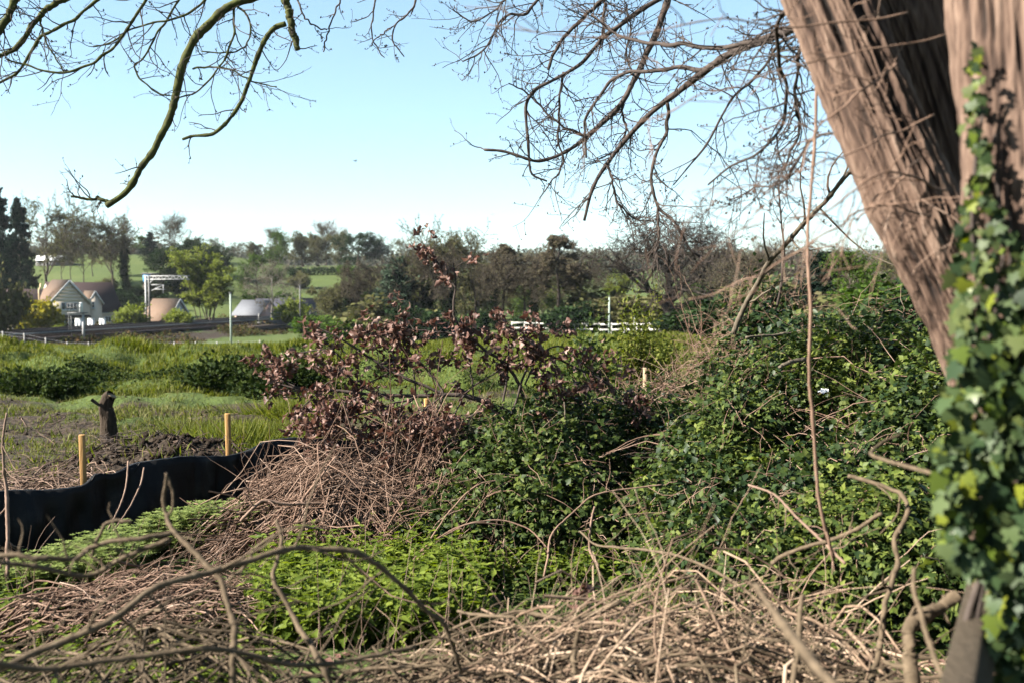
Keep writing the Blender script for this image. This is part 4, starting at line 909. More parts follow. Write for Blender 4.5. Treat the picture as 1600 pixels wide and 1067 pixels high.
def dug_earth():
    g = np.random.default_rng(81); n = 1600
    q = g.normal(size=(n, 2)) * np.array([.8, .5]); x, y = SOIL_C[0] + q[:, 0], SOIL_C[1] + q[:, 1]; z = terrain(x, y)
    ico = np.array([(1, 0, 0), (-1, 0, 0), (0, 1, 0), (0, -1, 0), (0, 0, 1), (0, 0, -1)], float); fi = np.array([[0, 2, 4], [2, 1, 4], [1, 3, 4], [3, 0, 4], [2, 0, 5], [1, 2, 5], [3, 1, 5], [0, 3, 5]])
    sz = np.abs(g.normal(size=n)) * .02 + .008
    V = np.stack([x, y, z], -1)[:, None, :] + ico[None] * sz[:, None, None] * g.uniform(.6, 1.4, (n, 6, 3))
    Fx = (np.arange(n)[:, None, None] * 6 + fi[None]).reshape(-1, 3)
    o = link('soil_clods', mesh_np('soil_clods', V.reshape(-1, 3), Fx), M['soil']); tag(o, 'clods of dark dug soil on the heap behind the silt fence', 'soil', kind='stuff')
    # torn roots
    P = np.stack([x, y, z], -1)[:300]; d = rdir(g, 300); d[:, 2] = np.abs(d[:, 2]) * .7; s = np.linspace(0, 1, 5)[None, :, None]; L_ = g.uniform(.12, .5, 300)[:, None, None]
    Q = P[:, None, :] + d[:, None, :] * s * L_ + g.normal(size=(300, 5, 3)) * .02 + np.array([0, 0, -.35]) * s ** 2 * L_
    mb = MB(); mb.tubes(Q, np.tile(np.linspace(.007, .0025, 5), (300, 1)), 4); o = link('torn_roots', mb.mesh('torn_roots'), M['bark_dark']); tag(o, 'thin torn roots and twigs sticking out of the dug soil heap', 'roots', kind='stuff')
    b = at(168, 655, 10.8); b[2] = gz(b[0], b[1]); h = thing('tree_stump', b, 'leaning cut tree stump on the dug soil heap', 'stump'); t = at(174, 617, 10.8)
    mb = MB(); P, R = resample(np.array([b + [.12, 0, -.15], b + [.04, 0, .05], at(166, 632, 10.8), t]), 14, [.20, .11, .07, .06]); P += g.normal(size=P.shape) * .004; P2_, R2_ = resample(P, 30, R); mb.tubes(P2_[None], R2_[None], 22); vv = mb.V[-1].reshape(30, 22, 3); rad = 1 + .16 * noise3(np.stack([np.tile(np.cos(np.arange(22) * .2856) * 2.2, (30, 1)), np.tile(np.sin(np.arange(22) * .2856) * 2.2, (30, 1)), np.tile(np.arange(30)[:, None] * .12, (1, 22))], -1)) + .05 * g.normal(size=(30, 22)); mb.V[-1] = (P2_[:, None, :] + (vv - P2_[:, None, :]) * rad[..., None]).reshape(-1, 3)
    link('trunk', mb.mesh('stump_trunk', b), M['stump'], h); axn = nrm(P[-1] - P[-3]); mb = MB(); mb.tubes(np.array([[t - axn * .004, t + axn * .004]]), np.array([[.057, .055]]), 14, True); link('cut_face', mb.mesh('cut_face', b), M['wood_end'], h)
    mb = MB(); mb.tubes(np.stack([resample(np.array([b + [.1, 0, .02], b + [.25 + .2 * i, -.1, .1 - .1 * i], b + [.45 + .25 * i, -.2 + .3 * i, -.1]]), 8) for i in range(3)]), np.tile(np.linspace(.035, .012, 8), (3, 1)), 6); link('root', mb.mesh('stump_root', b, True), M['bark_dark'], h)
    mb = MB(); P = resample(atl([(143, 624, 10.7), (154, 632, 10.75), (166, 640, 10.8)]), 8); mb.tubes(P[None], np.linspace(.02, .012, 8)[None], 6); link('snag', mb.mesh('stump_snag', b, True), M['bark_dark'], h)
dug_earth()
def rough_ground():
    """Trodden ground behind the silt fence: tufts, clods and broken twigs."""
    g = np.random.default_rng(83); m = 900; y = np.exp(g.uniform(math.log(8.6), math.log(20.5), m)); x = g.uniform(-.6, .12, m) * y; k = (y > 8.1 + (x + 3.3) * .82 + .35); x, y = x[k], y[k]; m = len(x); per = 16
    r = np.repeat(g.uniform(.03, .10, m), per); X = np.repeat(x, per) + g.normal(size=m * per) * r; Y = np.repeat(y, per) + g.normal(size=m * per) * r; h = np.repeat(g.uniform(.04, .15, m), per)
    ax = rdir(g, m * per) * .75; ax[:, 2] = 1; V, F0 = scatter(np.stack([X, Y, terrain(X, Y) - .01], -1), ax, rdir(g, m * per), h * g.uniform(.5, 1.3, m * per), BLADE_V * np.array([1.1, 1, 1.2]), BLADE_F[0]); F1 = (np.arange(m * per)[:, None, None] * 5 + BLADE_F[1][None]).reshape(-1, 3)
    o = link('grass_tufts', mesh_np('grass_tufts', V, [F0, F1]), M['grass']); tag(o, 'small uneven grass tufts dotted over the trodden ground', 'grass', kind='stuff')
    n = 2200; y = np.exp(g.uniform(math.log(8.6), math.log(20), n)); x = g.uniform(-.6, .05, n) * y; k = (y > 8.1 + (x + 3.3) * .82 + .3) & (fbm(x, y, 4.4, 2, .8) > -.2); x, y = x[k], y[k]; n = len(x); sz = np.abs(g.normal(size=n)) * .018 + .006
    ico = np.array([(1, 0, 0), (-1, 0, 0), (0, 1, 0), (0, -1, 0), (0, 0, 1), (0, 0, -1)], float); fi = np.array([[0, 2, 4], [2, 1, 4], [1, 3, 4], [3, 0, 4], [2, 0, 5], [1, 2, 5], [3, 1, 5], [0, 3, 5]])
    V = np.stack([x, y, terrain(x, y)], -1)[:, None, :] + ico[None] * sz[:, None, None] * g.uniform(.5, 1.5, (n, 6, 3)); o = link('scattered_clods', mesh_np('scattered_clods', V.reshape(-1, 3), (np.arange(n)[:, None, None] * 6 + fi[None]).reshape(-1, 3)), M['soil']); tag(o, 'scattered crumbs of soil on the trodden ground behind the silt fence', 'soil', kind='stuff')
    n = 260; y = np.exp(g.uniform(math.log(8.8), math.log(16), n)); x = g.uniform(-.6, -.1, n) * y; k = (y > 8.1 + (x + 3.3) * .82 + .35); x, y = x[k], y[k]; n = len(x); th = g.uniform(0, 6.28, n); K = 6; s = np.linspace(-.5, .5, K)[None]; Ln = g.uniform(.15, .7, n)[:, None]
    X = x[:, None] + np.cos(th)[:, None] * s * Ln + np.cumsum(g.normal(size=(n, K)) * .012, 1); Y = y[:, None] + np.sin(th)[:, None] * s * Ln; Z = terrain(X, Y) + .01 + np.abs(g.normal(size=(n, 1))) * .25 * np.clip(s, 0, 1) * Ln
    mb = MB(); mb.tubes(np.stack([X, Y, Z], -1), np.tile(np.linspace(.006, .002, K), (n, 1)), 4); o = link('broken_twigs', mb.mesh('broken_twigs'), M['stick']); tag(o, 'broken twigs scattered on the trodden ground', 'twigs', kind='stuff')
rough_ground()

# ------------------------------------------------------------------ sticks and brush
M['stick_pale'] = noise_mat('pale_dead_cane', [(.11, .07, .048), (.26, .175, .12), (.40, .28, .195), (.54, .41, .30)], 9, 3, .75, .3, island=.8)
def pile(name, label, c, rx, ry, h, n, Lr, rr, mat, seed, bias=None, spread=3.14, K=8, S=5, lift=.12, curve=.35, layer=(.35, 1.05), cat='brush pile', fork=1):
    """A heap of cut stems lying over a mound: every stem follows the mound's surface at its own depth."""
    g = np.random.default_rng(seed); a = g.uniform(0, 2 * np.pi, n); r = np.sqrt(g.uniform(0, 1, n))
    cx, cy = c[0] + np.cos(a) * r * rx * .8, c[1] + np.sin(a) * r * ry * .8
    th = g.uniform(-spread, spread, n) if bias is None else bias + g.normal(size=n) * spread
    Ln = g.uniform(Lr[0], Lr[1], n); s = np.linspace(-.5, .5, K)[None]
    cv = g.normal(size=(n, 1)) * curve; wx = np.cumsum(g.normal(size=(n, K)) * .018, 1)
    ux = s * Ln[:, None]; uy = cv * (s ** 2) * Ln[:, None] + wx
    X = cx[:, None] + np.cos(th)[:, None] * ux - np.sin(th)[:, None] * uy; Y = cy[:, None] + np.sin(th)[:, None] * ux + np.cos(th)[:, None] * uy
    e = np.clip(1 - ((X - c[0]) / rx) ** 2 - ((Y - c[1]) / ry) ** 2 + .3 * fbm(X, Y, seed * 1.7, 2, 2.2), 0, 1) ** .7
    lay = g.uniform(layer[0], layer[1], (n, 1)); tilt = g.normal(size=(n, 1)) * lift
    Z = terrain(X, Y) + .015 + h * e * lay + np.maximum(tilt * s * 2 * Ln[:, None], -.06 * e) + np.abs(wx)
    arch = np.abs(g.normal(size=(n, 1))) * .10 * (1 - (2 * s) ** 2); Z = np.maximum(Z + arch * Ln[:, None], terrain(X, Y) + .01)
    R = g.uniform(rr[0], rr[1], (n, 1)) * np.linspace(1, .45, K)[None]
    Pm = np.stack([X, Y, Z], -1); mb = MB(); mb.tubes(Pm, R, S)
    if fork:
        P1, R1 = grow(g, Pm, R, fork, (.2, .5), (20, 60), (.2, .95), 6, .14, .01, .6, .4); P1[..., 2] = np.maximum(P1[..., 2], terrain(P1[..., 0], P1[..., 1]) + .01); mb.tubes(P1, np.maximum(R1, .0012), 4)
    o = link(name, mb.mesh(name, smooth=True), M[mat]); tag(o, label, cat, kind='stuff'); return o
c1 = ground_px(545, 7.9)
pile('cut_cane_pile', 'heap of thin pinkish dead canes below the dead-leaved branch', ground_px(540, 7.6), 1.0, .65, .46, 1900, (.3, 1.4), (.0025, .007), 'stick_pink', 301, bias=.25, spread=.8, lift=.16)
pile('cut_cane_pile', 'pinkish dead canes hanging down the dark hollow side of the heap', ground_px(655, 7.9), .5, .45, .62, 600, (.3, 1.0), (.003, .007), 'stick_pink', 302, lift=.5, curve=.6)
pile('litter_sticks', 'flat litter of broken brown sticks before the silt fence', ground_px(215, 5.3), .85, .5, .18, 420, (.2, .8), (.003, .008), 'stick_pink', 303, bias=.2, spread=.5)
pile('litter_sticks', 'loose sticks lying behind the silt fence by the frame edge', ground_px(30, 9.2), .9, .5, .15, 160, (.3, 1.0), (.003, .008), 'stick', 304, spread=1.2)
c2 = ground_px(1090, 3.75)
pile('brush_pile', 'large tangled pile of pale brown cut stems in the near corner', c2, 1.3, .85, .42, 430, (.3, 1.3), (.003, .008), 'stick_pale', 305, bias=.15, spread=.9, lift=.2, curve=.4, fork=2, layer=(.05, 1.1))
pile('brush_pile', 'thin pale twigs filling the near brush pile', c2, 1.25, .8, .36, 320, (.2, .8), (.0015, .0035), 'stick_pale', 315, bias=.3, spread=1.2, lift=.2, curve=.8, fork=1, layer=(.1, 1.0))
pile('brush_pile', 'thicker pale cut stems on top of the near brush pile', ground_px(1180, 3.2), .95, .6, .42, 90, (.3, 1.0), (.004, .008), 'stick_tan', 306, bias=.4, spread=.9, lift=.18, curve=.5, layer=(.7, 1.15))
pile('brush_pile', 'low part of the near brush pile beside the nettles', ground_px(820, 3.7), .75, .55, .26, 330, (.3, 1.2), (.003, .008), 'stick_tan', 307, bias=.1, spread=.7, lift=.12, curve=.5)
pile('brush_pile', 'out of focus tangle of grey-brown branches in the near bottom corner', ground_px(140, 3.5), 1.0, .8, .40, 200, (.3, 1.2), (.003, .008), 'stick_tan', 308, bias=.1, spread=.8, lift=.16, curve=.5)
pile('brush_pile', 'blurred bottom edge tangle of branches before the nettles', ground_px(430, 3.1), .8, .55, .26, 130, (.3, 1.0), (.003, .008), 'stick_tan', 309, bias=0, spread=.8, lift=.2, curve=.5)
def branch(label, pts, d, w0, w1, mat, twigs=0, seed=1, name='cut_branch', cat='branch', cap=True, parent_name=None, knots=.06, tl=(.08, .25)):
    """One branch traced as photo points (with its depth), thickness in photo pixels."""
    g = np.random.default_rng(seed); P = atl(pts, d); n = max(24, len(P) * 9); w0 *= .7; w1 *= .7
    dd = np.array([q[2] if len(q) > 2 else d for q in pts]); R0 = np.interp(np.linspace(0, 1, len(P)), [0, 1], [w0, w1]) / 2 / F * dd
    Q, R = resample(P, n, R0); R = R * (1 + knots * np.abs(g.normal(size=n))) if w0 + w1 < 30 else R * (1 + .16 * resample(g.normal(size=(7, 3)), n)[:, 0]); kink = resample(g.normal(size=(max(len(P) * 2, 6), 3)), n); Q = Q + g.normal(size=Q.shape) * R.mean() * .10 + kink * R.mean() * (.32 if w0 + w1 < 30 else .08); R = R * (1 + (.10 if w0 + w1 < 30 else .0) * np.sin(np.arange(n) * .9 + g.uniform(0, 6)) * g.uniform(0, 1, n)); bump = g.integers(2, n - 2, max(2, n // 14)); R[bump] *= g.uniform(1.1, 1.3, len(bump)) if w0 + w1 < 30 else 1.0
    root = thing(name, Q[-1] if Q[-1][2] < Q[0][2] else Q[0], label, cat); o = loc_of(root)
    mb = MB(); mb.tubes(Q[None], R[None], 10, cap); link('stem', mb.mesh('branch_stem', o, True), M[mat], root)
    if twigs:
        P1, R1 = grow(g, Q[None], R[None], twigs, tl, (25, 70), (.1, .95), 6, .22, .02, .5, .4); [link('twig', MB().tubes(P1[k:k + 1], R1[k:k + 1], 6).mesh('branch_twig', o, True), M[mat], root) for k in range(len(P1))]
    return root
branch('long arching dark branch curving over the nettles', [(-60, 1066, 2.35), (0, 1042, 2.4), (90, 1003, 2.5), (163, 974, 2.55), (228, 928, 2.65), (293, 902, 2.75), (358, 886, 2.85), (428, 863, 2.95), (490, 854, 3.05), (553, 863, 3.1), (600, 891, 3.15), (637, 925, 3.2), (668, 953, 3.25), (700, 985, 3.3), (720, 1050, 3.4)], None, 17, 9, 'stick_tan', 12, 401)
branch('twisted upright branch with looped tip in the near bottom corner', [(261, 742, 3.0), (254, 785, 3.0), (260, 805, 3.0), (270, 830, 2.95), (309, 866, 2.9), (341, 902, 2.85), (358, 948, 2.8), (367, 996, 2.75), (361, 1067, 2.7), (355, 1180, 2.7)], None, 7, 17, 'stick_tan', 8, 402)
branch('thin loop of twig at the upright branch tip', [(262, 745, 3.0), (270, 770, 3.0), (268, 795, 3.0), (261, 806, 3.0)], None, 5, 6, 'stick_tan', 0, 403)
branch('blurred side branch reaching to the frame edge, upper of two', [(272, 834, 2.95), (211, 840, 2.9), (146, 853, 2.9), (114, 873, 2.85), (65, 873, 2.8), (0, 868, 2.8), (-70, 880, 2.8)], None, 10, 12, 'stick_tan', 10, 404)
branch('blurred side branch reaching to the frame edge, lower of two', [(267, 842, 2.95), (195, 870, 2.9), (146, 896, 2.9), (114, 899, 2.85), (58, 883, 2.8), (0, 879, 2.75), (-70, 860, 2.7)], None, 11, 9, 'stick_tan', 10, 405)
branch('wavy upright branch standing before the nettles', [(433, 812, 3.35), (439, 850, 3.3), (429, 899, 3.2), (449, 948, 3.15), (472, 987, 3.1), (500, 1029, 3.0), (530, 1100, 3.0)], None, 7, 15, 'stick_tan', 6, 406)
branch('short forked twig joining the wavy upright branch', [(430, 837, 3.32), (400, 857, 3.3), (384, 883, 3.3), (358, 905, 3.3)], None, 8, 6, 'stick_tan', 4, 407)
branch('small hooked twig end over the silt fence', [(205, 815, 3.3), (185, 813, 3.3), (165, 818, 3.3), (160, 826, 3.3), (150, 850, 3.3), (140, 868, 3.3)], None, 8, 6, 'stick_tan', 0, 408)
branch('straight blurred branch across the bottom corner', [(-40, 1030, 2.3), (60, 1045, 2.4), (180, 1030, 2.5), (330, 1015, 2.6), (480, 1040, 2.8), (650, 1010, 3.0)], None, 15, 9, 'stick_tan', 14, 409)
branch('blurred thick cut stick pointing at the camera', [(1182, 915, 2.2), (1215, 965, 2.0), (1250, 1010, 1.8), (1290, 1056, 1.62), (1330, 1105, 1.5)], None, 17, 30, 'stick_tan', 0, 410, cap=True)
branch('tall sinuous pale stem rising from the near brush pile', [(1325, 743, 3.9), (1390, 762, 3.8), (1412, 774, 3.75), (1416, 802, 3.7), (1400, 843, 3.65), (1403, 884, 3.6), (1387, 927, 3.5), (1380, 965, 3.45), (1372, 1021, 3.4), (1356, 1080, 3.3)], None, 9, 13, 'stick_tan', 10, 411)
branch('hooked pale stem reaching out of the ivy', [(1406, 678, 3.1), (1372, 696, 3.0), (1361, 708, 2.9), (1391, 722, 2.8), (1437, 733, 2.6), (1481, 749, 2.5), (1540, 770, 2.45)], None, 6, 11, 'stick_tan', 0, 412)
branch('yellow-lichened stick rising across the brambles', [(1205, 880, 4.1), (1231, 866, 4.05), (1287, 848, 4.0), (1331, 831, 3.95), (1378, 801, 3.9)], None, 10, 8, 'stick_tan', 6, 413)
branch('gnarled thick root at the foot of the ivy', [(1428, 1090, 2.9), (1422, 1040, 2.95), (1420, 985, 3.0), (1440, 965, 3.05), (1475, 945, 3.1), (1500, 930, 3.1)], None, 40, 24, 'stick_tan', 8, 414, knots=.06)
branch('thin stick leaning before the gnarled root', [(1426, 888, 2.6), (1434, 940, 2.5), (1450, 1000, 2.35), (1475, 1064, 2.2)], None, 9, 14, 'stick_tan', 0, 415)
branch('grey-purple stick crossing the brambles downward', [(1170, 757, 4.3), (1215, 775, 4.2), (1250, 812, 4.1), (1290, 850, 4.0), (1320, 880, 3.9)], None, 4.5, 7, 'stick', 8, 416)
branch('pale arching cane over the nettles from the bramble', [(905, 830, 5.5), (930, 850, 5.2), (960, 855, 5.0), (1010, 858, 4.6), (1080, 875, 4.3), (1140, 905, 4.1), (1200, 950, 3.9)], None, 4, 7, 'stick_tan', 10, 417)
branch('lichened fork of stem in the near brush pile', [(1255, 930, 3.2), (1252, 960, 3.15), (1248, 1000, 3.1), (1240, 1080, 3.0)], None, 11, 14, 'stick_tan', 8, 418)
branch('forked pale stem at the bottom of the low brush', [(905, 985, 3.4), (898, 1010, 3.4), (897, 1040, 3.35), (899, 1090, 3.3)], None, 10, 12, 'stick_tan', 10, 419)
branch('low pale branch lying along the low brush', [(715, 955, 3.9), (770, 962, 3.8), (820, 955, 3.8), (880, 968, 3.7), (930, 955, 3.7), (970, 940, 3.7)], None, 6, 13, 'stick_tan', 12, 420)
branch('upright broken stalk standing before the bramble', [(930, 790, 6.0), (923, 825, 6.0), (922, 860, 6.0), (935, 885, 5.9)], None, 4.5, 7, 'stick', 4, 421)
branch('arching double cane at the bramble foot, upper one', [(630, 893, 6.3), (670, 850, 6.4), (720, 822, 6.5), (770, 812, 6.6), (820, 823, 6.6), (855, 855, 6.5)], None, 4, 3, 'stick_pink', 2, 422)
branch('arching double cane at the bramble foot, lower one', [(640, 885, 6.3), (690, 840, 6.4), (735, 818, 6.5), (790, 820, 6.6)], None, 3, 3, 'stick_pink', 1, 423)
branch('single cane arching up the front of the bramble', [(650, 880, 6.5), (680, 830, 6.6), (710, 790, 6.7), (745, 757, 6.8), (780, 750, 6.9)], None, 4, 3, 'stick_pink', 1, 424)
branch('bent cane arching from the hollow toward the lower brush', [(850, 900, 5.6), (855, 870, 5.7), (862, 835, 5.8), (900, 795, 6.0), (940, 770, 6.1), (1035, 757, 6.2)], None, 4.5, 3.5, 'stick_pink', 4, 425)
branch('straight cane laid against the side of the cane heap', [(438, 842, 7.0), (480, 818, 7.05), (520, 800, 7.1), (538, 785, 7.15)], None, 5, 4, 'stick_pink', 0, 426)
branch('thicker cane pointing up through the cane heap', [(472, 782, 7.1), (495, 752, 7.15), (525, 712, 7.25)], None, 6, 5, 'stick_pink', 0, 427)
branch('brown limb lying along the foot of the cane heap', [(376, 812, 6.9), (395, 795, 6.9), (412, 784, 6.95), (450, 786, 7.0), (516, 787, 7.1)], None, 7, 7, 'stick', 4, 428)
branch('pale stem bent over the silt fence, the longer one', [(168, 826, 6.9), (185, 795, 7.3), (197, 757, 7.7), (200, 720, 7.9)], None, 3, 4, 'stick', 0, 429)
branch('pale stem bent over the silt fence, the shorter one', [(178, 828, 6.9), (200, 795, 7.3), (218, 760, 7.8), (225, 730, 8.0)], None, 3, 4, 'stick', 0, 430)
branch('thin dry stalk standing at the frame edge before the fence', [(12, 645, 6.6), (2, 690, 6.6), (6, 730, 6.6), (10, 770, 6.6), (12, 900, 6.4)], None, 4, 9, 'stick', 6, 431)
branch('white dead stalk on the top of the bramble', [(882, 628, 7.8), (884, 660, 7.8), (884, 690, 7.8), (880, 715, 7.8)], None, 3, 5, 'bark_pale', 1, 432)
branch('stub of sawn branch sticking from the bramble thicket', [(1217, 574, 7.3), (1235, 566, 7.35), (1258, 560, 7.4)], None, 8, 9, 'bark_pale', 0, 433)
branch('pale dead branch lying on top of the thicket', [(1165, 526, 8.2), (1200, 524, 8.3), (1240, 520, 8.4), (1300, 506, 8.5), (1330, 498, 8.6)], None, 5, 6, 'bark_pale', 5, 434)

# ------------------------------------------------------------------ weeds and brambles
def rot_about(a, n, ang):
    n = nrm(n); return a * np.cos(ang) + np.cross(n, a) * np.sin(ang)
def trifoliate(g, P, ax, nn, size):
    """Three leaflets from each point."""
    ax = nrm(ax); nn = nrm(nn - ax * (nn * ax).sum(1, keepdims=True)); Vs, Fs, n0 = [], [], 0
    for ang, f in ((0, 1.0), (1.2, .82), (-1.2, .82)):
        V, Fx = scatter(P + ax * (size[:, None] * .12), rot_about(ax, nn, ang) - np.array([0, 0, .25]), nn, size * f, LEAF_V * np.array([1.05, 1, 1]), LEAF_F); Vs.append(V); Fs.append(Fx + n0); n0 += len(V)
    return np.vstack(Vs), np.vstack(Fs)
def on_ellipsoids(g, E, n, noise=.26):
    """Points on the upper outside of a union of ellipsoids, with outward normals."""
    E = np.asarray(E, float); w = E[:, 3] * E[:, 5] + E[:, 4] * E[:, 3]; idx = g.choice(len(E), n * 3, p=w / w.sum())
    q = rdir(g, n * 3); q[:, 2] = np.where(q[:, 2] < -.25, -q[:, 2], q[:, 2])
    C, Rr = E[idx, :3], E[idx, 3:6]; f = 1 + noise * fbm(q[:, 0] * 2.5 + idx, q[:, 1] * 2.5, q[:, 2] * 2.5, 2)
    P = C + q * Rr * f[:, None]; N = nrm(q / Rr); keep = P[:, 2] > terrain(P[:, 0], P[:, 1])
    for e in E: keep &= ((((P - e[:3]) / (e[3:6] * .88)) ** 2).sum(1) > 1)
    P, N = P[keep][:n], N[keep][:n]; return P, N
def thicket(label, E, clumps, per, size, mats, seed, canes=60, name='bramble_bush', csize=.085, cane_mat='stick_pink', dry=0):
    g = np.random.default_rng(seed); E = np.asarray(E, float); base = np.array([E[:, 0].mean(), E[:, 1].mean(), 0]); base[2] = gz(base[0], base[1])
    root = thing(name, base, label, 'bush'); P0, N0 = on_ellipsoids(g, E, clumps)
    tot = sum(f for _, f in mats); cut = 0
    order = np.argsort(fbm(P0[:, 0], P0[:, 1], P0[:, 2] * .8, 2, 1.6) + g.normal(size=len(P0)) * .35)
    for mat, f in mats:
        k0, k1 = int(cut / tot * len(P0)), int((cut + f) / tot * len(P0)); cut += f; sel = order[k0:k1]
        if not len(sel): continue
        idx = np.repeat(sel, per); n = len(idx)
        P = P0[idx] + g.normal(size=(n, 3)) * csize * np.array([1, 1, .9]) - N0[idx] * (g.uniform(0, .22, n) ** 1.0)[:, None]
        ok = P[:, 2] > terrain(P[:, 0], P[:, 1]) + .01; P = P[ok]; idx = idx[ok]; n = len(idx)
        ax = N0[idx] * .6 + rdir(g, n) * .9; nn = N0[idx] * .7 + np.array([0, 0, .7]) + rdir(g, n) * .55
        sz = size * g.uniform(.55, 1.25, n)
        if mat in ('dark_leaf', 'ivy'): V, Fx = scatter(P, ax, nn, sz * 1.15, LEAF_V * np.array([1.2, 1, 1.2]), LEAF_F)
        else: V, Fx = trifoliate(g, P, ax, nn, sz)
        link('foliage', mesh_np('bush_foliage', V - base, Fx), M[mat], root, kind='stuff')
    # darker leaves filling the inside so the bush is not seen through
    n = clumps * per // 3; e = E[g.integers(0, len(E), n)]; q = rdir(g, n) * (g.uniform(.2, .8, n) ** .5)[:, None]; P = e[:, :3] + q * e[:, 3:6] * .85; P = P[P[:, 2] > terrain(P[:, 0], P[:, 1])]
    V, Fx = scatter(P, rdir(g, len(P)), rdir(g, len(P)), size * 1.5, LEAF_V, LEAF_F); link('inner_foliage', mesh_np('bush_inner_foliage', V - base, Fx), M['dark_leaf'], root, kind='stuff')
    if canes:
        idx = g.integers(0, len(P0), canes); a = P0[idx]; K = 9; s = np.linspace(0, 1, K)[None, :, None]
        d = N0[idx] * .5 + rdir(g, canes) * .9; d[:, 2] = np.abs(d[:, 2]) * .5; Ln = g.uniform(.3, .9, canes)[:, None, None]
        Q = a[:, None, :] - N0[idx][:, None, :] * .1 + d[:, None, :] * s * Ln + np.array([0, 0, -.55]) * s ** 2 * Ln + np.cumsum(g.normal(size=(canes, K, 3)) * .012, 1)
        mb = MB(); mb.tubes(Q, np.tile(np.linspace(.005, .0018, K), (canes, 1)) * g.uniform(.6, 1.3, (canes, 1)), 5); link('cane', mb.mesh('bush_cane', base, True), M[cane_mat], root, kind='stuff')
    if dry:
        n = dry; idx = g.integers(0, len(P0), n); a = P0[idx]; K = 6; s = np.linspace(0, 1, K)[None, :, None]; d = N0[idx] * .4 + rdir(g, n); Ln = g.uniform(.12, .5, n)[:, None, None]
        Q = a[:, None, :] - N0[idx][:, None, :] * .06 + d[:, None, :] * s * Ln + np.array([0, 0, -.3]) * s ** 2 * Ln + np.cumsum(g.normal(size=(n, K, 3)) * .012, 1)
        mb = MB(); mb.tubes(Q, np.tile(np.linspace(.003, .0012, K), (n, 1)), 4); link('dry_twigs', mb.mesh('bush_dry_twigs', base), M['stick_pink'], root, kind='stuff')
    return root
def ell(px, d, top, rx, ry=None, zc=None):
    t = at(px, top, d); b = gz(t[0], d); H = t[2] - b; return (t[0], d, b + H * .3, rx, ry or rx, H * .7)
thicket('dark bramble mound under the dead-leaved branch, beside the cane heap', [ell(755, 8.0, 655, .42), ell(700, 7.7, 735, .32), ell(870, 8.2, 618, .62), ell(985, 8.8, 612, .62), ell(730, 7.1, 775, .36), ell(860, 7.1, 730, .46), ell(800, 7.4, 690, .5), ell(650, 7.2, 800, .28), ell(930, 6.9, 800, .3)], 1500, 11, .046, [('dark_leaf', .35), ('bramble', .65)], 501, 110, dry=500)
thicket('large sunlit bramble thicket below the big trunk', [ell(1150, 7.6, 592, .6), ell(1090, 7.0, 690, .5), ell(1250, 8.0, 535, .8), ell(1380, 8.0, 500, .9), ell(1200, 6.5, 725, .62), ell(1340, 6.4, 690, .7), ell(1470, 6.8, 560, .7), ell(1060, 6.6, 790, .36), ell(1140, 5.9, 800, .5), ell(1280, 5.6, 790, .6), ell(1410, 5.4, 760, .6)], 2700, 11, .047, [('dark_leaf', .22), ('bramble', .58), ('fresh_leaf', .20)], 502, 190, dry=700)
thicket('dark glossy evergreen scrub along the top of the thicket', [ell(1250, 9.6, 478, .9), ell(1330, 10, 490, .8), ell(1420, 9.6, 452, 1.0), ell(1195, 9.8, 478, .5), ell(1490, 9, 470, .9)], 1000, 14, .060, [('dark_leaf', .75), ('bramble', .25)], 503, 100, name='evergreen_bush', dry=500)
thicket('dry pinkish bramble scrub beside the white rail fence end', [ell(1075, 9.8, 580, .7), ell(1130, 10.2, 530, .55), ell(1010, 9.8, 600, .6), ell(1160, 10.4, 505, .4)], 420, 9, .045, [('dark_leaf', .4), ('bramble', .6)], 504, 160, name='dry_bramble_bush', dry=2000)
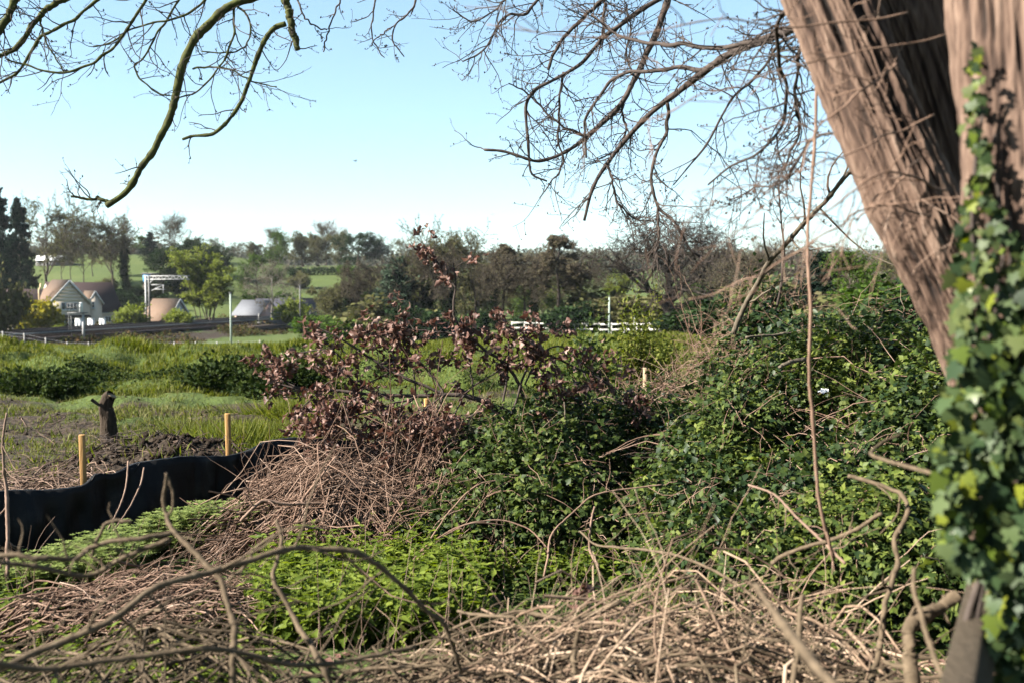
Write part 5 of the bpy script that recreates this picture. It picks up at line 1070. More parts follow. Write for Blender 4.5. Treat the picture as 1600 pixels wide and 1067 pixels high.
# ivy in the scrub round the leaning trunk
thicket('upright ivy and scrub around the foot of the leaning pale trunk', [ell(1175, 10.6, 430, .30), ell(1215, 10.8, 440, .35), ell(1140, 11.0, 470, .3)], 260, 9, .055, [('dark_leaf', .5), ('bramble', .5)], 505, 50, name='ivy_scrub', dry=500)
def nettles():
    g = np.random.default_rng(61)
    def patch(n, region, hr, ls, name, label, mat='nettle'):
        px, py = region(n); P = ray_ground(px, py, hr[0] * .8)
        z = terrain(P[:, 0], P[:, 1]); H = g.uniform(hr[0], hr[1], n); tilt = g.normal(size=(n, 2)) * .12
        lv = 5; Vs, Fs, n0 = [], [], 0; top = np.stack([P[:, 0] + tilt[:, 0] * H, P[:, 1] + tilt[:, 1] * H, z + H], -1); bot = np.stack([P[:, 0], P[:, 1], z], -1)
        for k in range(lv):
            f = .35 + .65 * k / (lv - 1); c = bot + (top - bot) * f; a0 = g.uniform(0, 6.28, n) if k == 0 else a0 + 1.57
            for s in (0, math.pi):
                ax = np.stack([np.cos(a0 + s), np.sin(a0 + s), np.full(n, -.35 + .75 * f * f)], -1) + g.normal(size=(n, 3)) * .15
                nn = np.tile([0, 0, 1.0], (n, 1)) + g.normal(size=(n, 3)) * .25
                V, Fx = scatter(c, ax, nn, ls * (1.15 - .5 * f * f) * g.uniform(.75, 1.25, n), NETTLE_V, NETTLE_F); Vs.append(V); Fs.append(Fx + n0); n0 += len(V)
        o = link(name, mesh_np(name, np.vstack(Vs), np.vstack(Fs)), M[mat]); tag(o, label, 'nettles', kind='stuff')
        mb = MB(); mb.tubes(np.stack([bot, (bot + top) / 2, top], 1), np.tile([.004, .003, .0015], (n, 1)), 4); link('stem', mb.mesh(name + '_stem'), M['nettle'], o, kind='stuff')
    def poly(x0, x1, yf0, yf1):
        def r(n):
            px = g.uniform(x0, x1, n); t = g.uniform(0, 1, n); return px, yf0(px) * (1 - t) + yf1(px) * t
        return r
    patch(640, poly(395, 750, lambda x: 862 + (x - 560) ** 2 * .001, lambda x: 1000 + x * 0), (.07, .36), .08, 'nettle_patch', 'bright green nettle patch in the middle foreground')
    patch(420, poly(560, 960, lambda x: 832 + x * 0, lambda x: 905 + x * 0), (.10, .24), .075, 'nettle_patch', 'lower strip of nettles along the foot of the bramble mound')
    patch(200, poly(-60, 420, lambda x: 930 + x * 0, lambda x: 1090 + x * 0), (.08, .2), .07, 'nettle_patch', 'scattered young nettles under the bottom corner branches')
    patch(240, poly(780, 1480, lambda x: 860 + x * 0, lambda x: 1010 + x * 0), (.10, .24), .07, 'nettle_patch', 'scattered nettles among the near brush pile', 'bramble')
nettles()
def cleavers():
    g = np.random.default_rng(62); n = 2300
    px = g.uniform(-80, 520, n); py = np.where(px > 200, g.uniform(790, 900, n), g.uniform(880, 960, n)); d = 2.1 * F / np.maximum(py - HORIZON, 50); d = np.clip(d, 4.4, 7.6)
    x = (px - 800) / F * d; ok = d < 7.75 + (x + 3.23) * .9 - .55; x, d = x[ok], d[ok]; n = len(x)
    hump = .30 * np.exp(-(((x + 2.05) / .85) ** 2 + ((d - 7.0) / .8) ** 2)); z = terrain(x, d); H = g.uniform(.08, .2, n) + hump
    bot = np.stack([x, d, z], -1); tilt = rdir(g, n) * .5; tilt[:, 2] = 1; top = bot + tilt * H[:, None]; Vs, Fs, n0 = [], [], 0
    for k in range(6):
        c = bot + (top - bot) * (.25 + .75 * k / 5); a0 = g.uniform(0, 6.28, n)
        for j in range(6):
            a = a0 + j * 1.047; ax = np.stack([np.cos(a), np.sin(a), np.full(n, .25)], -1); V, Fx = scatter(c, ax, np.tile([0, 0, 1.0], (n, 1)), .035 * g.uniform(.7, 1.3, n), DIAM_V * np.array([.55, 1, 1]), DIAM_F); Vs.append(V); Fs.append(Fx + n0); n0 += len(V)
    o = link('goosegrass_patch', mesh_np('goosegrass_patch', np.vstack(Vs), np.vstack(Fs)), M['cleaver']); tag(o, 'pale green goosegrass mat before the black silt fence', 'weeds', kind='stuff')
    mb = MB(); mb.tubes(np.stack([bot, top], 1), np.tile([.002, .0012], (n, 1)), 3); link('stem', mb.mesh('goosegrass_stem'), M['cleaver'], o, kind='stuff')
    # thin dead grass stalks standing over the weeds
    n = 260; px = g.uniform(0, 1300, n); d = g.uniform(4.6, 7.2, n); x = (px - 800) / F * d; b = np.stack([x, d, terrain(x, d)], -1); t = rdir(g, n) * .35; t[:, 2] = 1; Hh = g.uniform(.15, .5, n)[:, None]
    K = 6; s = np.linspace(0, 1, K)[None, :, None]; Q = b[:, None, :] + t[:, None, :] * Hh[:, None, :] * s + (rdir(g, n) * Hh * .5)[:, None, :] * s ** 2
    mb = MB(); mb.tubes(Q, np.tile(np.linspace(.0022, .001, K), (n, 1)), 4); o = link('dead_stalks', mb.mesh('dead_stalks'), M['stick']); tag(o, 'thin dead grass stalks standing over the nettles and weeds', 'stalks', kind='stuff')
    # leaf litter under the near piles
    n = 5000; y = g.uniform(2.6, 7.4, n); x = g.uniform(-.62, .55, n) * y; P = np.stack([x, y, terrain(x, y) + .01], -1); ax = rdir(g, n); ax[:, 2] *= .2; nn = rdir(g, n) * .4; nn[:, 2] = 1
    V, Fx = scatter(P, ax, nn, g.uniform(.02, .06, n), LEAF_V, LEAF_F); o = link('leaf_litter', mesh_np('leaf_litter', V, Fx), M['oak_dead']); tag(o, 'brown leaf litter on the ground under the brush piles', 'leaf litter', kind='stuff')
    n = 7000; y = g.uniform(3.0, 7.6, n); x = g.uniform(-.62, .5, n) * y; ok = (fbm(x, y, 3.3, 2, 1.2) > -.1) & (y < 7.75 + (x + 3.23) * .9 - .4); x, y = x[ok], y[ok]; n = len(x); P = np.stack([x, y, terrain(x, y) + g.uniform(.01, .09, n)], -1); ax = rdir(g, n); ax[:, 2] = .2; nn = rdir(g, n) * .5; nn[:, 2] = 1
    V, Fx = trifoliate(g, P, ax, nn, g.uniform(.02, .05, n)); o = link('ground_ivy', mesh_np('ground_ivy', V, Fx), M['bramble']); tag(o, 'low green creeping weeds covering the near ground', 'weeds', kind='stuff')
cleavers()

# ------------------------------------------------------------------ fallen branch with dead brown leaves
def dead_branch():
    g = np.random.default_rng(91); D = 8.15
    lines = [([(900, 690, 8.3), (770, 634, 8.2), (725, 617), (695, 616), (650, 619), (594, 617), (515, 610), (462, 606), (436, 600)], 9, 3), ([(830, 655, 8.3), (800, 580), (747, 539), (710, 497), (712, 445), (708, 412)], 6, 2), ([(712, 450), (697, 432), (684, 412), (668, 395), (653, 386)], 2.5, 1.6),
             ([(695, 616), (612, 580), (560, 546), (515, 520), (494, 512)], 5, 2), ([(695, 616), (669, 580), (635, 542), (627, 512), (624, 497)], 4, 2), ([(800, 645), (837, 557), (912, 580), (960, 605)], 4, 2), ([(650, 619), (575, 668), (511, 682)], 4, 2),
             ([(594, 617), (552, 595), (530, 557), (507, 546), (458, 553)], 4, 1.6), ([(470, 606), (440, 592), (430, 557)], 3, 1.6), ([(785, 640), (795, 557), (789, 497)], 4, 2), ([(820, 600), (840, 555), (846, 508)], 3, 1.6), ([(695, 616), (672, 655), (612, 680)], 4, 2),
             ([(747, 539), (700, 520), (650, 515), (590, 500)], 3, 1.5), ([(770, 634), (720, 655), (680, 660), (640, 655)], 4, 2), ([(740, 625), (733, 560), (730, 510)], 3, 1.6), ([(725, 617), (760, 590), (820, 560), (870, 575)], 3, 1.5), ([(612, 580), (575, 600), (540, 640), (500, 655)], 3, 1.5), ([(837, 557), (870, 540), (900, 560), (1000, 640)], 3, 1.5), ([(650, 619), (640, 560), (580, 510)], 3, 1.6), ([(770, 634), (800, 660), (850, 640), (880, 610)], 3, 1.5), ([(560, 546), (540, 570), (470, 640)], 3, 1.5), ([(650, 619, 8.0), (560, 648, 7.8), (490, 668, 7.7)], 3, 1.5), ([(695, 616, 8.0), (640, 658, 7.8), (590, 690, 7.7)], 3, 1.5), ([(594, 617, 8.0), (530, 640, 7.8), (480, 662, 7.7)], 3, 1.5), ([(725, 617, 8.0), (705, 655, 7.8), (660, 688, 7.7)], 3, 1.5)]
    root = thing('dead_branch', at(840, 680, 8.3), 'fallen branch with shrivelled reddish-brown leaves lying over the brambles', 'branch'); o = loc_of(root); tips = []
    K = 16; PP, RR = [], []
    for pts, w0, w1 in lines:
        off = g.normal() * .12; pts = [(q[0], q[1], (q[2] if len(q) > 2 else D + off * (i / len(pts)))) for i, q in enumerate(pts)]
        Q, R = resample(atl(pts), K, np.linspace(w0, w1, len(pts)) / 2 / F * D); PP.append(Q + g.normal(size=Q.shape) * .004); RR.append(R)
        link('limb', MB().tubes(PP[-1][None], R[None], 8).mesh('limb', o, True), M['bark_dark'], root)
    P0, R0 = np.array(PP), np.array(RR)
    P1, R1 = grow(g, P0, np.maximum(R0, .004), 7, (.12, .3), (25, 70), (.25, 1), 6, .2, .04, .6, .5, abslen=1.0); mb = MB(); mb.tubes(P1, R1 * .8, 5); link('twig', mb.mesh('twigs', o, True), M['bark_dark'], root, kind='stuff')
    ends = np.concatenate([P1[:, -1], P1[:, 3], P1[:, 4], P0[3:, 10], P0[:, 15], P0[:, 13], P0[1:, 7]]); ends = ends[g.permutation(len(ends))]
    skip = (ends[:, 2] > at(700, 480, D)[2]) & (g.uniform(0, 1, len(ends)) < .6); ends = ends[~skip]
    temps = [dry_leaf_template(g, c) for c in (.5, .9, 1.25, 1.6)]; shared = []
    for V, Fx in temps:
        me = mesh_np('leaf', V, Fx, True); me.materials.append(M['oak_dead_one']); shared.append(me)
    per = 5; idx = np.repeat(np.arange(len(ends)), per); n = len(idx); P = ends[idx] + g.normal(size=(n, 3)) * .028
    extra = along(g, P0[2:3], 40, .03); ex2 = along(g, P0[[0, 3, 6, 7, 11, 13, 16, 21, 22, 23, 24]], 34, .06); P = np.concatenate([P, extra, ex2]); n = len(P)
    ax = rdir(g, n) * .75; ax[:, 2] -= .75; nn = rdir(g, n); sz = g.uniform(.045, .095, n); order = g.permutation(n)
    # the 300 nearest the camera are leaves of their own, the rest one part
    order = np.argsort(P[:, 1] + g.normal(size=n) * .1); one, rest = order[:300], order[300:]
    for i in one:
        a = nrm(ax[i]); sd = nrm(np.cross(a, nn[i])); up = np.cross(sd, a); mtx = Matrix(((sd[0], a[0], up[0], 0), (sd[1], a[1], up[1], 0), (sd[2], a[2], up[2], 0), (0, 0, 0, 1)))
        q = bpy.data.objects.new('leaf', shared[i % 4]); COL.objects.link(q); q.parent = root; q.matrix_local = Matrix.Translation(Vector(P[i] - o)) @ mtx @ Matrix.Scale(sz[i], 4)
    Vs, Fs, n0 = [], [], 0
    for t in range(4):
        s = rest[t::4]; V, Fx = scatter(P[s] - o, ax[s], nn[s], sz[s], *temps[t]); Vs.append(V); Fs.append(Fx + n0); n0 += len(V)
    link('foliage', mesh_np('dead_leaves', np.vstack(Vs), np.vstack(Fs), True), M['oak_dead'], root, kind='stuff')
def object_random_leaf(name, cols, rough, trans, spec=.5):
    m = leaf_mat(name, cols, rough, trans, spec); t = m.node_tree; oi = t.nodes.new('ShaderNodeObjectInfo'); r = next(x for x in t.nodes if x.type == 'VALTORGB'); t.links.new(oi.outputs['Random'], r.inputs[0]); return m
M['oak_dead_one'] = object_random_leaf('dead_leaf_single', [(.075, .032, .024), (.135, .064, .047), (.21, .112, .086), (.34, .215, .17)], .5, .25)
M['ivy_one'] = object_random_leaf('ivy_leaf_single', [(.02, .04, .016), (.035, .065, .024), (.06, .095, .035), (.09, .12, .045), (.03, .05, .02)], .5, .12, .25)
M['ivy_young_one'] = object_random_leaf('young_ivy_leaf_single', [(.10, .15, .02), (.17, .21, .03), (.24, .26, .03)], .4, .35)
dead_branch()

# ------------------------------------------------------------------ the big tree at the frame edge, its ivy, vine and branches
def bark_trunk_mat():
    m, t, p, o = new_mat('furrowed_bark'); A = t.nodes.new('ShaderNodeAttribute'); A.attribute_name = 'ridge'
    tc = t.nodes.new('ShaderNodeTexCoord'); mp = t.nodes.new('ShaderNodeMapping'); mp.inputs['Scale'].default_value = (34, 34, 3.2)
    n = t.nodes.new('ShaderNodeTexNoise'); n.inputs['Scale'].default_value = 1.6; n.inputs['Detail'].default_value = 6; t.links.new(tc.outputs['Object'], mp.inputs[0]); t.links.new(mp.outputs[0], n.inputs['Vector'])
    mm = t.nodes.new('ShaderNodeMath'); mm.operation = 'MULTIPLY_ADD'; mm.inputs[1].default_value = .55; t.links.new(A.outputs['Fac'], mm.inputs[0])
    m2 = t.nodes.new('ShaderNodeMath'); m2.operation = 'MULTIPLY'; m2.inputs[1].default_value = .5; t.links.new(n.outputs[0], m2.inputs[0]); t.links.new(m2.outputs[0], mm.inputs[2])
    r = ramp(t, [(.25, (.012, .007, .005)), (.45, (.08, .047, .033)), (.66, (.19, .122, .088)), (.9, (.34, .24, .18))], mm.outputs[0]); t.links.new(r.outputs[0], p.inputs['Base Color']); p.inputs['Roughness'].default_value = .9; p.inputs['Specular IOR Level'].default_value = .2
    b = t.nodes.new('ShaderNodeBump'); b.inputs['Strength'].default_value = .8; b.inputs['Distance'].default_value = .012; t.links.new(n.outputs[0], b.inputs['Height']); t.links.new(b.outputs[0], p.inputs['Normal']); return m
M['trunk'] = bark_trunk_mat()
def trunk_mesh(pts, seed, o, amp=.010, S=220, K=320):
    P = atl([q[:3] for q in pts]); R = [q[3] for q in pts]; Q, R = resample(P, K, R); T = nrm(np.gradient(Q, axis=0)); ref = np.array([0, 1.0, 0]); U = nrm(np.cross(T, ref)); W = np.cross(T, U)
    a = np.arange(S) * 2 * np.pi / S; Z = np.linspace(0, np.linalg.norm(np.diff(Q, axis=0), axis=1).sum(), K)
    A, ZZ = np.meshgrid(a, Z); A2 = A + .10 * np.sin(ZZ * 2.2 + seed) + .06 * np.sin(ZZ * 5.1)
    f1 = noise3(np.stack([np.cos(A2) * 10 + seed, np.sin(A2) * 10, ZZ * 2.0], -1)); f2 = noise3(np.stack([np.cos(A2) * 22, np.sin(A2) * 22 + seed, ZZ * 9.0], -1)); f3 = noise3(np.stack([np.cos(A) * 1.5 + seed, np.sin(A) * 1.5, ZZ * 1.6], -1))
    f4 = noise3(np.stack([np.cos(A2) * 4.5 - seed, np.sin(A2) * 4.5, ZZ * 2.6], -1)); f5 = noise3(np.stack([np.cos(A2) * 8 + seed, np.sin(A2) * 8, ZZ * 8.0], -1))
    ridge = (1 - np.abs(f1)) * .5 + (1 - np.abs(f2)) * .3 + (1 - np.abs(f5)) * .2; rr = R[:, None] * (1 + .10 * f3) + amp * (ridge - .6) * 3.4 - .012 * np.clip(f4 - .25, 0, 1) * 3 + .004 * noise3(np.stack([np.cos(A) * 30, np.sin(A) * 30, ZZ * 22], -1))
    V = Q[:, None, :] + rr[..., None] * (np.cos(A)[..., None] * U[:, None, :] + np.sin(A)[..., None] * W[:, None, :])
    k = np.arange(K - 1)[:, None] * S; i = np.arange(S)[None]; j = (i + 1) % S
    me = mesh_np('trunk', V.reshape(-1, 3) - o, np.stack([k + i, k + S + i, k + S + j, k + j], -1).reshape(-1, 4), True)
    at_ = me.attributes.new('ridge', 'FLOAT', 'POINT'); at_.data.foreach_set('value', np.clip((ridge - .30) / .70 - .9 * np.clip(f4 - .25, 0, 1), 0, 1).astype(np.float32).ravel()); return me, Q, R
BT = at(1640, 1000, 2.9); BT[2] = gz(BT[0], BT[1])
big = thing('tree', BT, 'big leaning tree with furrowed brown bark and several stems at the frame edge', 'tree')
m1, TQ1, TR1 = trunk_mesh([(1150, -420, 3.5, .12), (1240, -160, 3.35, .135), (1308, 20, 3.25, .128), (1356, 150, 3.2, .126), (1418, 300, 3.15, .124), (1484, 430, 3.12, .124), (1546, 560, 3.1, .128), (1612, 720, 3.05, .14), (1670, 900, 3.0, .16), (1720, 1260, 2.95, .2)], 3, BT)
m2, TQ2, TR2 = trunk_mesh([(1330, -420, 3.75, .16), (1400, -150, 3.65, .18), (1462, 20, 3.5, .178), (1510, 200, 3.45, .172), (1562, 380, 3.4, .168), (1612, 560, 3.35, .168), (1665, 760, 3.2, .19), (1660, 1200, 3.05, .25)], 9, BT)
m3, TQ3, TR3 = trunk_mesh([(1560, -420, 2.75, .15), (1576, -120, 2.62, .15), (1590, 80, 2.55, .150), (1606, 300, 2.5, .150), (1622, 520, 2.48, .155), (1640, 760, 2.5, .17), (1660, 1330, 2.6, .22)], 15, BT)
for m_ in (m1, m2, m3): link('trunk', m_, M['trunk'], big)
def limbs(root, specs, d0, mat, seed, twig, name='limb', lev2=None, sides=8, buds=True, K=18, up=.03, twig_mat='bark_dark', len1=(.14, .4), ang=(25, 75)):
    g = np.random.default_rng(seed); o = loc_of(root); PP, RR = [], []
    for pts, w0, w1 in specs:
        dd = [q[2] if len(q) > 2 else d0 for q in pts]; P = atl([(q[0], q[1], e) for q, e in zip(pts, dd)]); R = np.linspace(w0, w1, len(pts)) / 2 / F * np.array(dd); Q, R = resample(P, K, R)
        R = R * (1 + .10 * np.abs(g.normal(size=K))); Q = Q + g.normal(size=Q.shape) * .004; PP.append(Q); RR.append(R); Qs, Rs = resample(Q, K * 4, R); Rs = Rs * (1 + .08 * g.normal(size=K * 4))
        link(name, MB().tubes(Qs[None], Rs[None], sides, True).mesh(name, o, True), M[mat], root)
    P0, R0 = np.array(PP), np.array(RR)
    P1, R1 = grow(g, P0, np.clip(R0, .003, .008), twig, len1, ang, (.05, 1), 9, .16, up, .6, .45, abslen=1.0); mb = MB(); mb.tubes(P1, np.minimum(R1, .005), 5)
    if lev2:
        P2, R2 = grow(g, P1, R1, lev2, (.25, .6), (25, 65), (.15, 1), 6, .18, up, .6, .5); mb.tubes(P2, np.clip(R2, .0012, .003), 4)
    else: P2 = P1
    if buds:
        B = np.concatenate([along(g, P2, 2, .002), P2[:, -1]]); ax = rdir(g, len(B)) * .6; ax[:, 2] += .6; V, Fx = scatter(B, ax, rdir(g, len(B)), g.uniform(.008, .02, len(B)), LEAF_V * np.array([1, 1, 2]), LEAF_F); mb.add(V, Fx)
    link('twig', mb.mesh('twigs', o, True), M[twig_mat], root, kind='stuff'); return P1
Z6 = lambda L_: [(700 + q[0] / 2.667, q[1] / 2.667) + tuple(q[2:]) for q in L_]
Z5 = lambda L_: [(q[0] / 2.284, q[1] / 2.284) + tuple(q[2:]) for q in L_]
limbs(big, [(Z6([(1640, -40, 3.6), (1480, 80, 4.4), (1400, 140, 5.0), (1250, 195, 5.6), (1150, 235, 6.0), (1080, 290, 6.2), (1010, 340, 6.4), (920, 420, 6.6), (820, 500, 6.8), (720, 610, 7), (650, 700, 7), (600, 790, 7), (585, 825, 7), (570, 920, 7)]), 14, 4),
            (Z6([(1080, 290, 6.2), (960, 285, 6.4), (860, 295, 6.5), (760, 300, 6.6), (680, 340, 6.8), (600, 450, 6.9), (570, 520, 7), (580, 660, 7)]), 7, 3),
            (Z6([(1400, 140, 5.0), (1150, 200, 5.4), (980, 190, 5.6), (840, 180, 5.8), (700, 140, 6), (600, 60, 6.2)]), 8, 3), (Z6([(920, 430, 6.6), (910, 550, 6.7), (870, 640, 6.7), (850, 730, 6.7), (875, 860, 6.7), (950, 930, 6.7), (1000, 1030, 6.7), (1050, 1065, 6.7)]), 5.5, 3.5),
            (Z6([(875, 860, 6.7), (880, 960, 6.7), (868, 1060, 6.7), (850, 1130, 6.7)]), 4, 2), (Z6([(665, 690, 7), (690, 770, 7), (705, 840, 7), (770, 910, 7), (860, 925, 7)]), 4, 2),
            (Z6([(1640, 20, 3.6), (1500, 120, 4.2), (1380, 190, 4.8), (1320, 280, 5.2), (1200, 400, 5.8), (1160, 430, 5.9), (1110, 550, 6), (1040, 650, 6.1), (980, 710, 6.2), (940, 770, 6.2)]), 5, 2),
            (Z6([(1700, 60, 3.5), (1390, 60, 4.0), (1380, 250, 4.2), (1410, 400, 4.4), (1370, 560, 4.5), (1290, 640, 4.6), (1190, 690, 4.8), (1080, 770, 5)]), 7, 2.5), (Z6([(1600, 560, 3.4), (1500, 600, 3.6), (1400, 760, 4), (1290, 780, 4.3), (1190, 830, 4.5)]), 5, 2),
            (Z6([(1480, 80, 4.4), (1460, 250, 4.6), (1450, 420, 4.8), (1460, 560, 5), (1400, 700, 5.2)]), 6, 3)], 6.5, 'bark_dark', 601, 22, lev2=4, up=.0)
overhang = thing('overhanging_branch', at(950, -120, 7.2), 'bare ash branches hanging into the sky beside the big tree', 'branch')
limbs(overhang, [(Z6([(940, -160), (915, 0), (880, 100), (820, 240), (780, 330), (740, 410), (680, 480), (580, 570), (490, 630), (380, 675), (280, 640), (150, 625)]), 11, 3.5), (Z6([(1010, -90), (880, 0), (760, 70), (640, 170), (560, 260), (450, 330), (340, 400), (330, 500), (340, 690), (360, 740), (410, 755)]), 8, 2.5), (Z6([(720, -90), (640, 0), (560, 80), (480, 160), (440, 230), (420, 290)]), 6, 4.5),
            (Z6([(740, 410), (725, 460), (740, 550), (690, 640), (655, 650)]), 4, 2), (Z6([(480, 300), (465, 400), (460, 580), (475, 690), (400, 800)]), 4, 2), (Z6([(580, 570), (480, 530), (400, 460), (330, 390), (250, 345)]), 4, 2), (Z6([(660, -60), (650, 60), (640, 170)]), 4, 4), (Z6([(780, 330), (745, 240), (760, 110), (735, 0)]), 3, 2), (Z6([(450, -100), (330, 50), (240, 70), (150, 205), (60, 260)]), 5, 2), (Z6([(300, -90), (200, 40), (100, 90), (20, 40)]), 3, 1.6)], 7.2, 'bark_dark', 602, 21, lev2=3, up=.02)
left_over = thing('overhanging_branch', at(330, -120, 6.9), 'mossy bare ash branches drooping into the sky above the valley', 'branch')
limbs(left_over, [(Z5([(1020, -60), (900, -8), (830, 12), (760, 70), (700, 140), (660, 205), (640, 280), (610, 400), (570, 500), (520, 580), (470, 660), (430, 705), (380, 730)]), 14, 8), (Z5([(385, 722), (360, 712), (310, 711), (256, 703)]), 5, 3.5), (Z5([(980, -80), (1020, 10), (1036, 60), (1042, 110), (1058, 150), (1060, 175)]), 13, 8), (Z5([(1020, 85), (970, 110), (930, 170), (905, 240), (870, 345), (830, 410), (775, 470), (720, 485), (650, 495)]), 8, 4)], 6.9, 'bark_moss', 603, 7, lev2=2, sides=10, len1=(.08, .28), up=.02)
limbs(left_over, [(Z5([(320, -60), (240, -8), (170, 30), (100, 110), (50, 180), (-20, 205)]), 9, 7), (Z5([(90, -60), (60, -8), (20, 70), (-30, 160)]), 11, 10), (Z5([(560, -60), (520, 0), (480, 70), (420, 150), (360, 210), (300, 240), (230, 262), (150, 250), (80, 230), (20, 215)]), 5, 2.5), (Z5([(420, -60), (350, 0), (260, 70), (150, 130), (100, 200), (60, 260), (-10, 298)]), 5, 4), (Z5([(850, -20), (832, 40), (835, 130), (800, 210), (760, 270), (700, 330), (640, 350)]), 4, 2), (Z5([(840, 10), (890, 80), (880, 160), (820, 190), (720, 185)]), 3, 2), (Z5([(780, -60), (700, 30), (640, 60), (560, 82), (480, 100), (400, 150), (330, 165)]), 4, 2), (Z5([(660, -40), (600, 60), (520, 190), (480, 250), (530, 310), (600, 345)]), 3.5, 2), (Z5([(140, 60), (160, 140), (230, 260)]), 3, 2), (Z5([(690, 245), (800, 245), (900, 290), (985, 310)]), 3, 1.6)], 6.9, 'bark_moss', 604, 13, lev2=2, sides=8, up=.02, len1=(.1, .38))
mid_over = thing('overhanging_branch', at(560, -100, 7.0), 'thin bare twigs dipping in from the top between the two branch groups', 'branch')
limbs(mid_over, [(Z5([(1050, -60), (1065, 10), (1095, 75), (1170, 112)]), 3, 2), (Z5([(1230, -60), (1210, 10), (1172, 110), (1150, 185)]), 3, 1.8), (Z5([(1340, -60), (1335, 40), (1325, 130), (1370, 210)]), 3, 1.6), (Z5([(1500, -60), (1470, 30), (1410, 92), (1405, 150), (1440, 200)]), 3, 1.6), (Z5([(1410, 90), (1340, 140), (1330, 165)]), 2, 1.4)], 7.0, 'bark_dark', 605, 5, lev2=2, sides=6, len1=(.06, .2))
# finer blurred twigs close by, growing off the trunk
g_ = np.random.default_rng(606); K_ = 12
tw = [([(1480, 60, 3.0), (1300, 90, 2.9), (1150, 130, 2.8), (1000, 190, 2.8), (900, 210, 2.8)], 3, 1.5), ([(1460, 180, 3.0), (1350, 230, 2.9), (1270, 260, 2.8), (1180, 290, 2.8), (1080, 300, 2.8)], 3.5, 1.5), ([(1480, 300, 3.0), (1380, 270, 2.8), (1300, 330, 2.7), (1220, 345, 2.7), (1130, 370, 2.7)], 4, 1.5), ([(1400, 100, 3.0), (1280, 200, 2.9), (1240, 290, 2.8), (1180, 330, 2.8)], 3.5, 1.5), ([(1450, 340, 3.0), (1370, 320, 2.9), (1300, 360, 2.8), (1200, 420, 2.8), (1080, 470, 2.8)], 4, 2), ([(1420, 20, 3.0), (1250, 40, 2.9), (1100, 30, 2.8), (950, 60, 2.8), (760, 40, 2.8)], 3.5, 1.5), ([(1440, 250, 3.0), (1350, 330, 2.9), (1330, 350, 2.8), (1315, 400, 2.8)], 4, 2)]
limbs(big, tw, 2.9, 'stick_pink', 607, 9, 'near_twig', lev2=2, sides=6, K=14, twig_mat='stick_pink', len1=(.1, .35), up=.0, buds=False)
vine = branch('thin straight vine stem hanging in front of the bramble thicket', [(1268, -60, 3.5), (1276, 100, 3.5), (1270, 250, 3.5), (1262, 400, 3.5), (1264, 500, 3.5), (1266, 600, 3.55), (1272, 700, 3.6), (1285, 800, 3.65), (1302, 870, 3.7)], None, 6, 8, 'stick_pink', 4, 440, name='hanging_vine', cat='vine', knots=.12, tl=(.03, .08))
branch('pale leaning trunk with ivy behind the bramble thicket', [(1146, 520, 8.6), (1160, 485, 8.5), (1178, 450, 8.3), (1200, 415, 8.0), (1240, 368, 7.6), (1268, 338, 7.2), (1310, 292, 6.6), (1350, 240, 6.0)], None, 12, 9, 'bark_pale', 9, 441, name='leaning_tree', cat='tree', tl=(.1, .3))
branch('thin ivy-dotted stem rising beside the leaning pale trunk', [(1215, 480, 8.4), (1222, 430, 8.3), (1225, 380, 8.2), (1220, 340, 8.1), (1218, 290, 8.0)], None, 6, 3, 'bark_dark', 8, 442, name='sapling', cat='sapling', tl=(.1, .3))
def bare_scrub():
    g = np.random.default_rng(608); n = 34; px = np.concatenate([g.uniform(1115, 1260, 20), g.uniform(1260, 1430, 14)]); d = g.uniform(9.5, 13, n); b = np.stack([(px - 800) / F * d, d, np.zeros(n)], -1); b[:, 2] = terrain(b[:, 0], b[:, 1])
    P, R = [], []
    for i in range(n):
        q, r = stem(g, g.uniform(1.1, 2.2), 10, .12, (g.normal() * .25, g.normal() * .2), g.uniform(.006, .014), .35, b[i]); P.append(q[0]); R.append(r[0])
    P, R = np.array(P), np.array(R); mb = MB(); mb.tubes(P, R, 5); P1, R1 = grow(g, P, R, 10, (.15, .4), (20, 60), (.3, 1), 7, .15, .03, .6, .4); mb.tubes(P1, np.maximum(R1, .0018), 4); P2, R2 = grow(g, P1, R1, 4, (.25, .5), (20, 60), (.2, 1), 4, .15, .03, .6, .5); mb.tubes(P2, np.maximum(R2, .0014), 3)
    o = link('bare_scrub', mb.mesh('bare_scrub', smooth=True), M['stick_pink']); tag(o, 'bare brown scrub stems standing up behind the bramble thicket', 'scrub', kind='stuff')
bare_scrub()
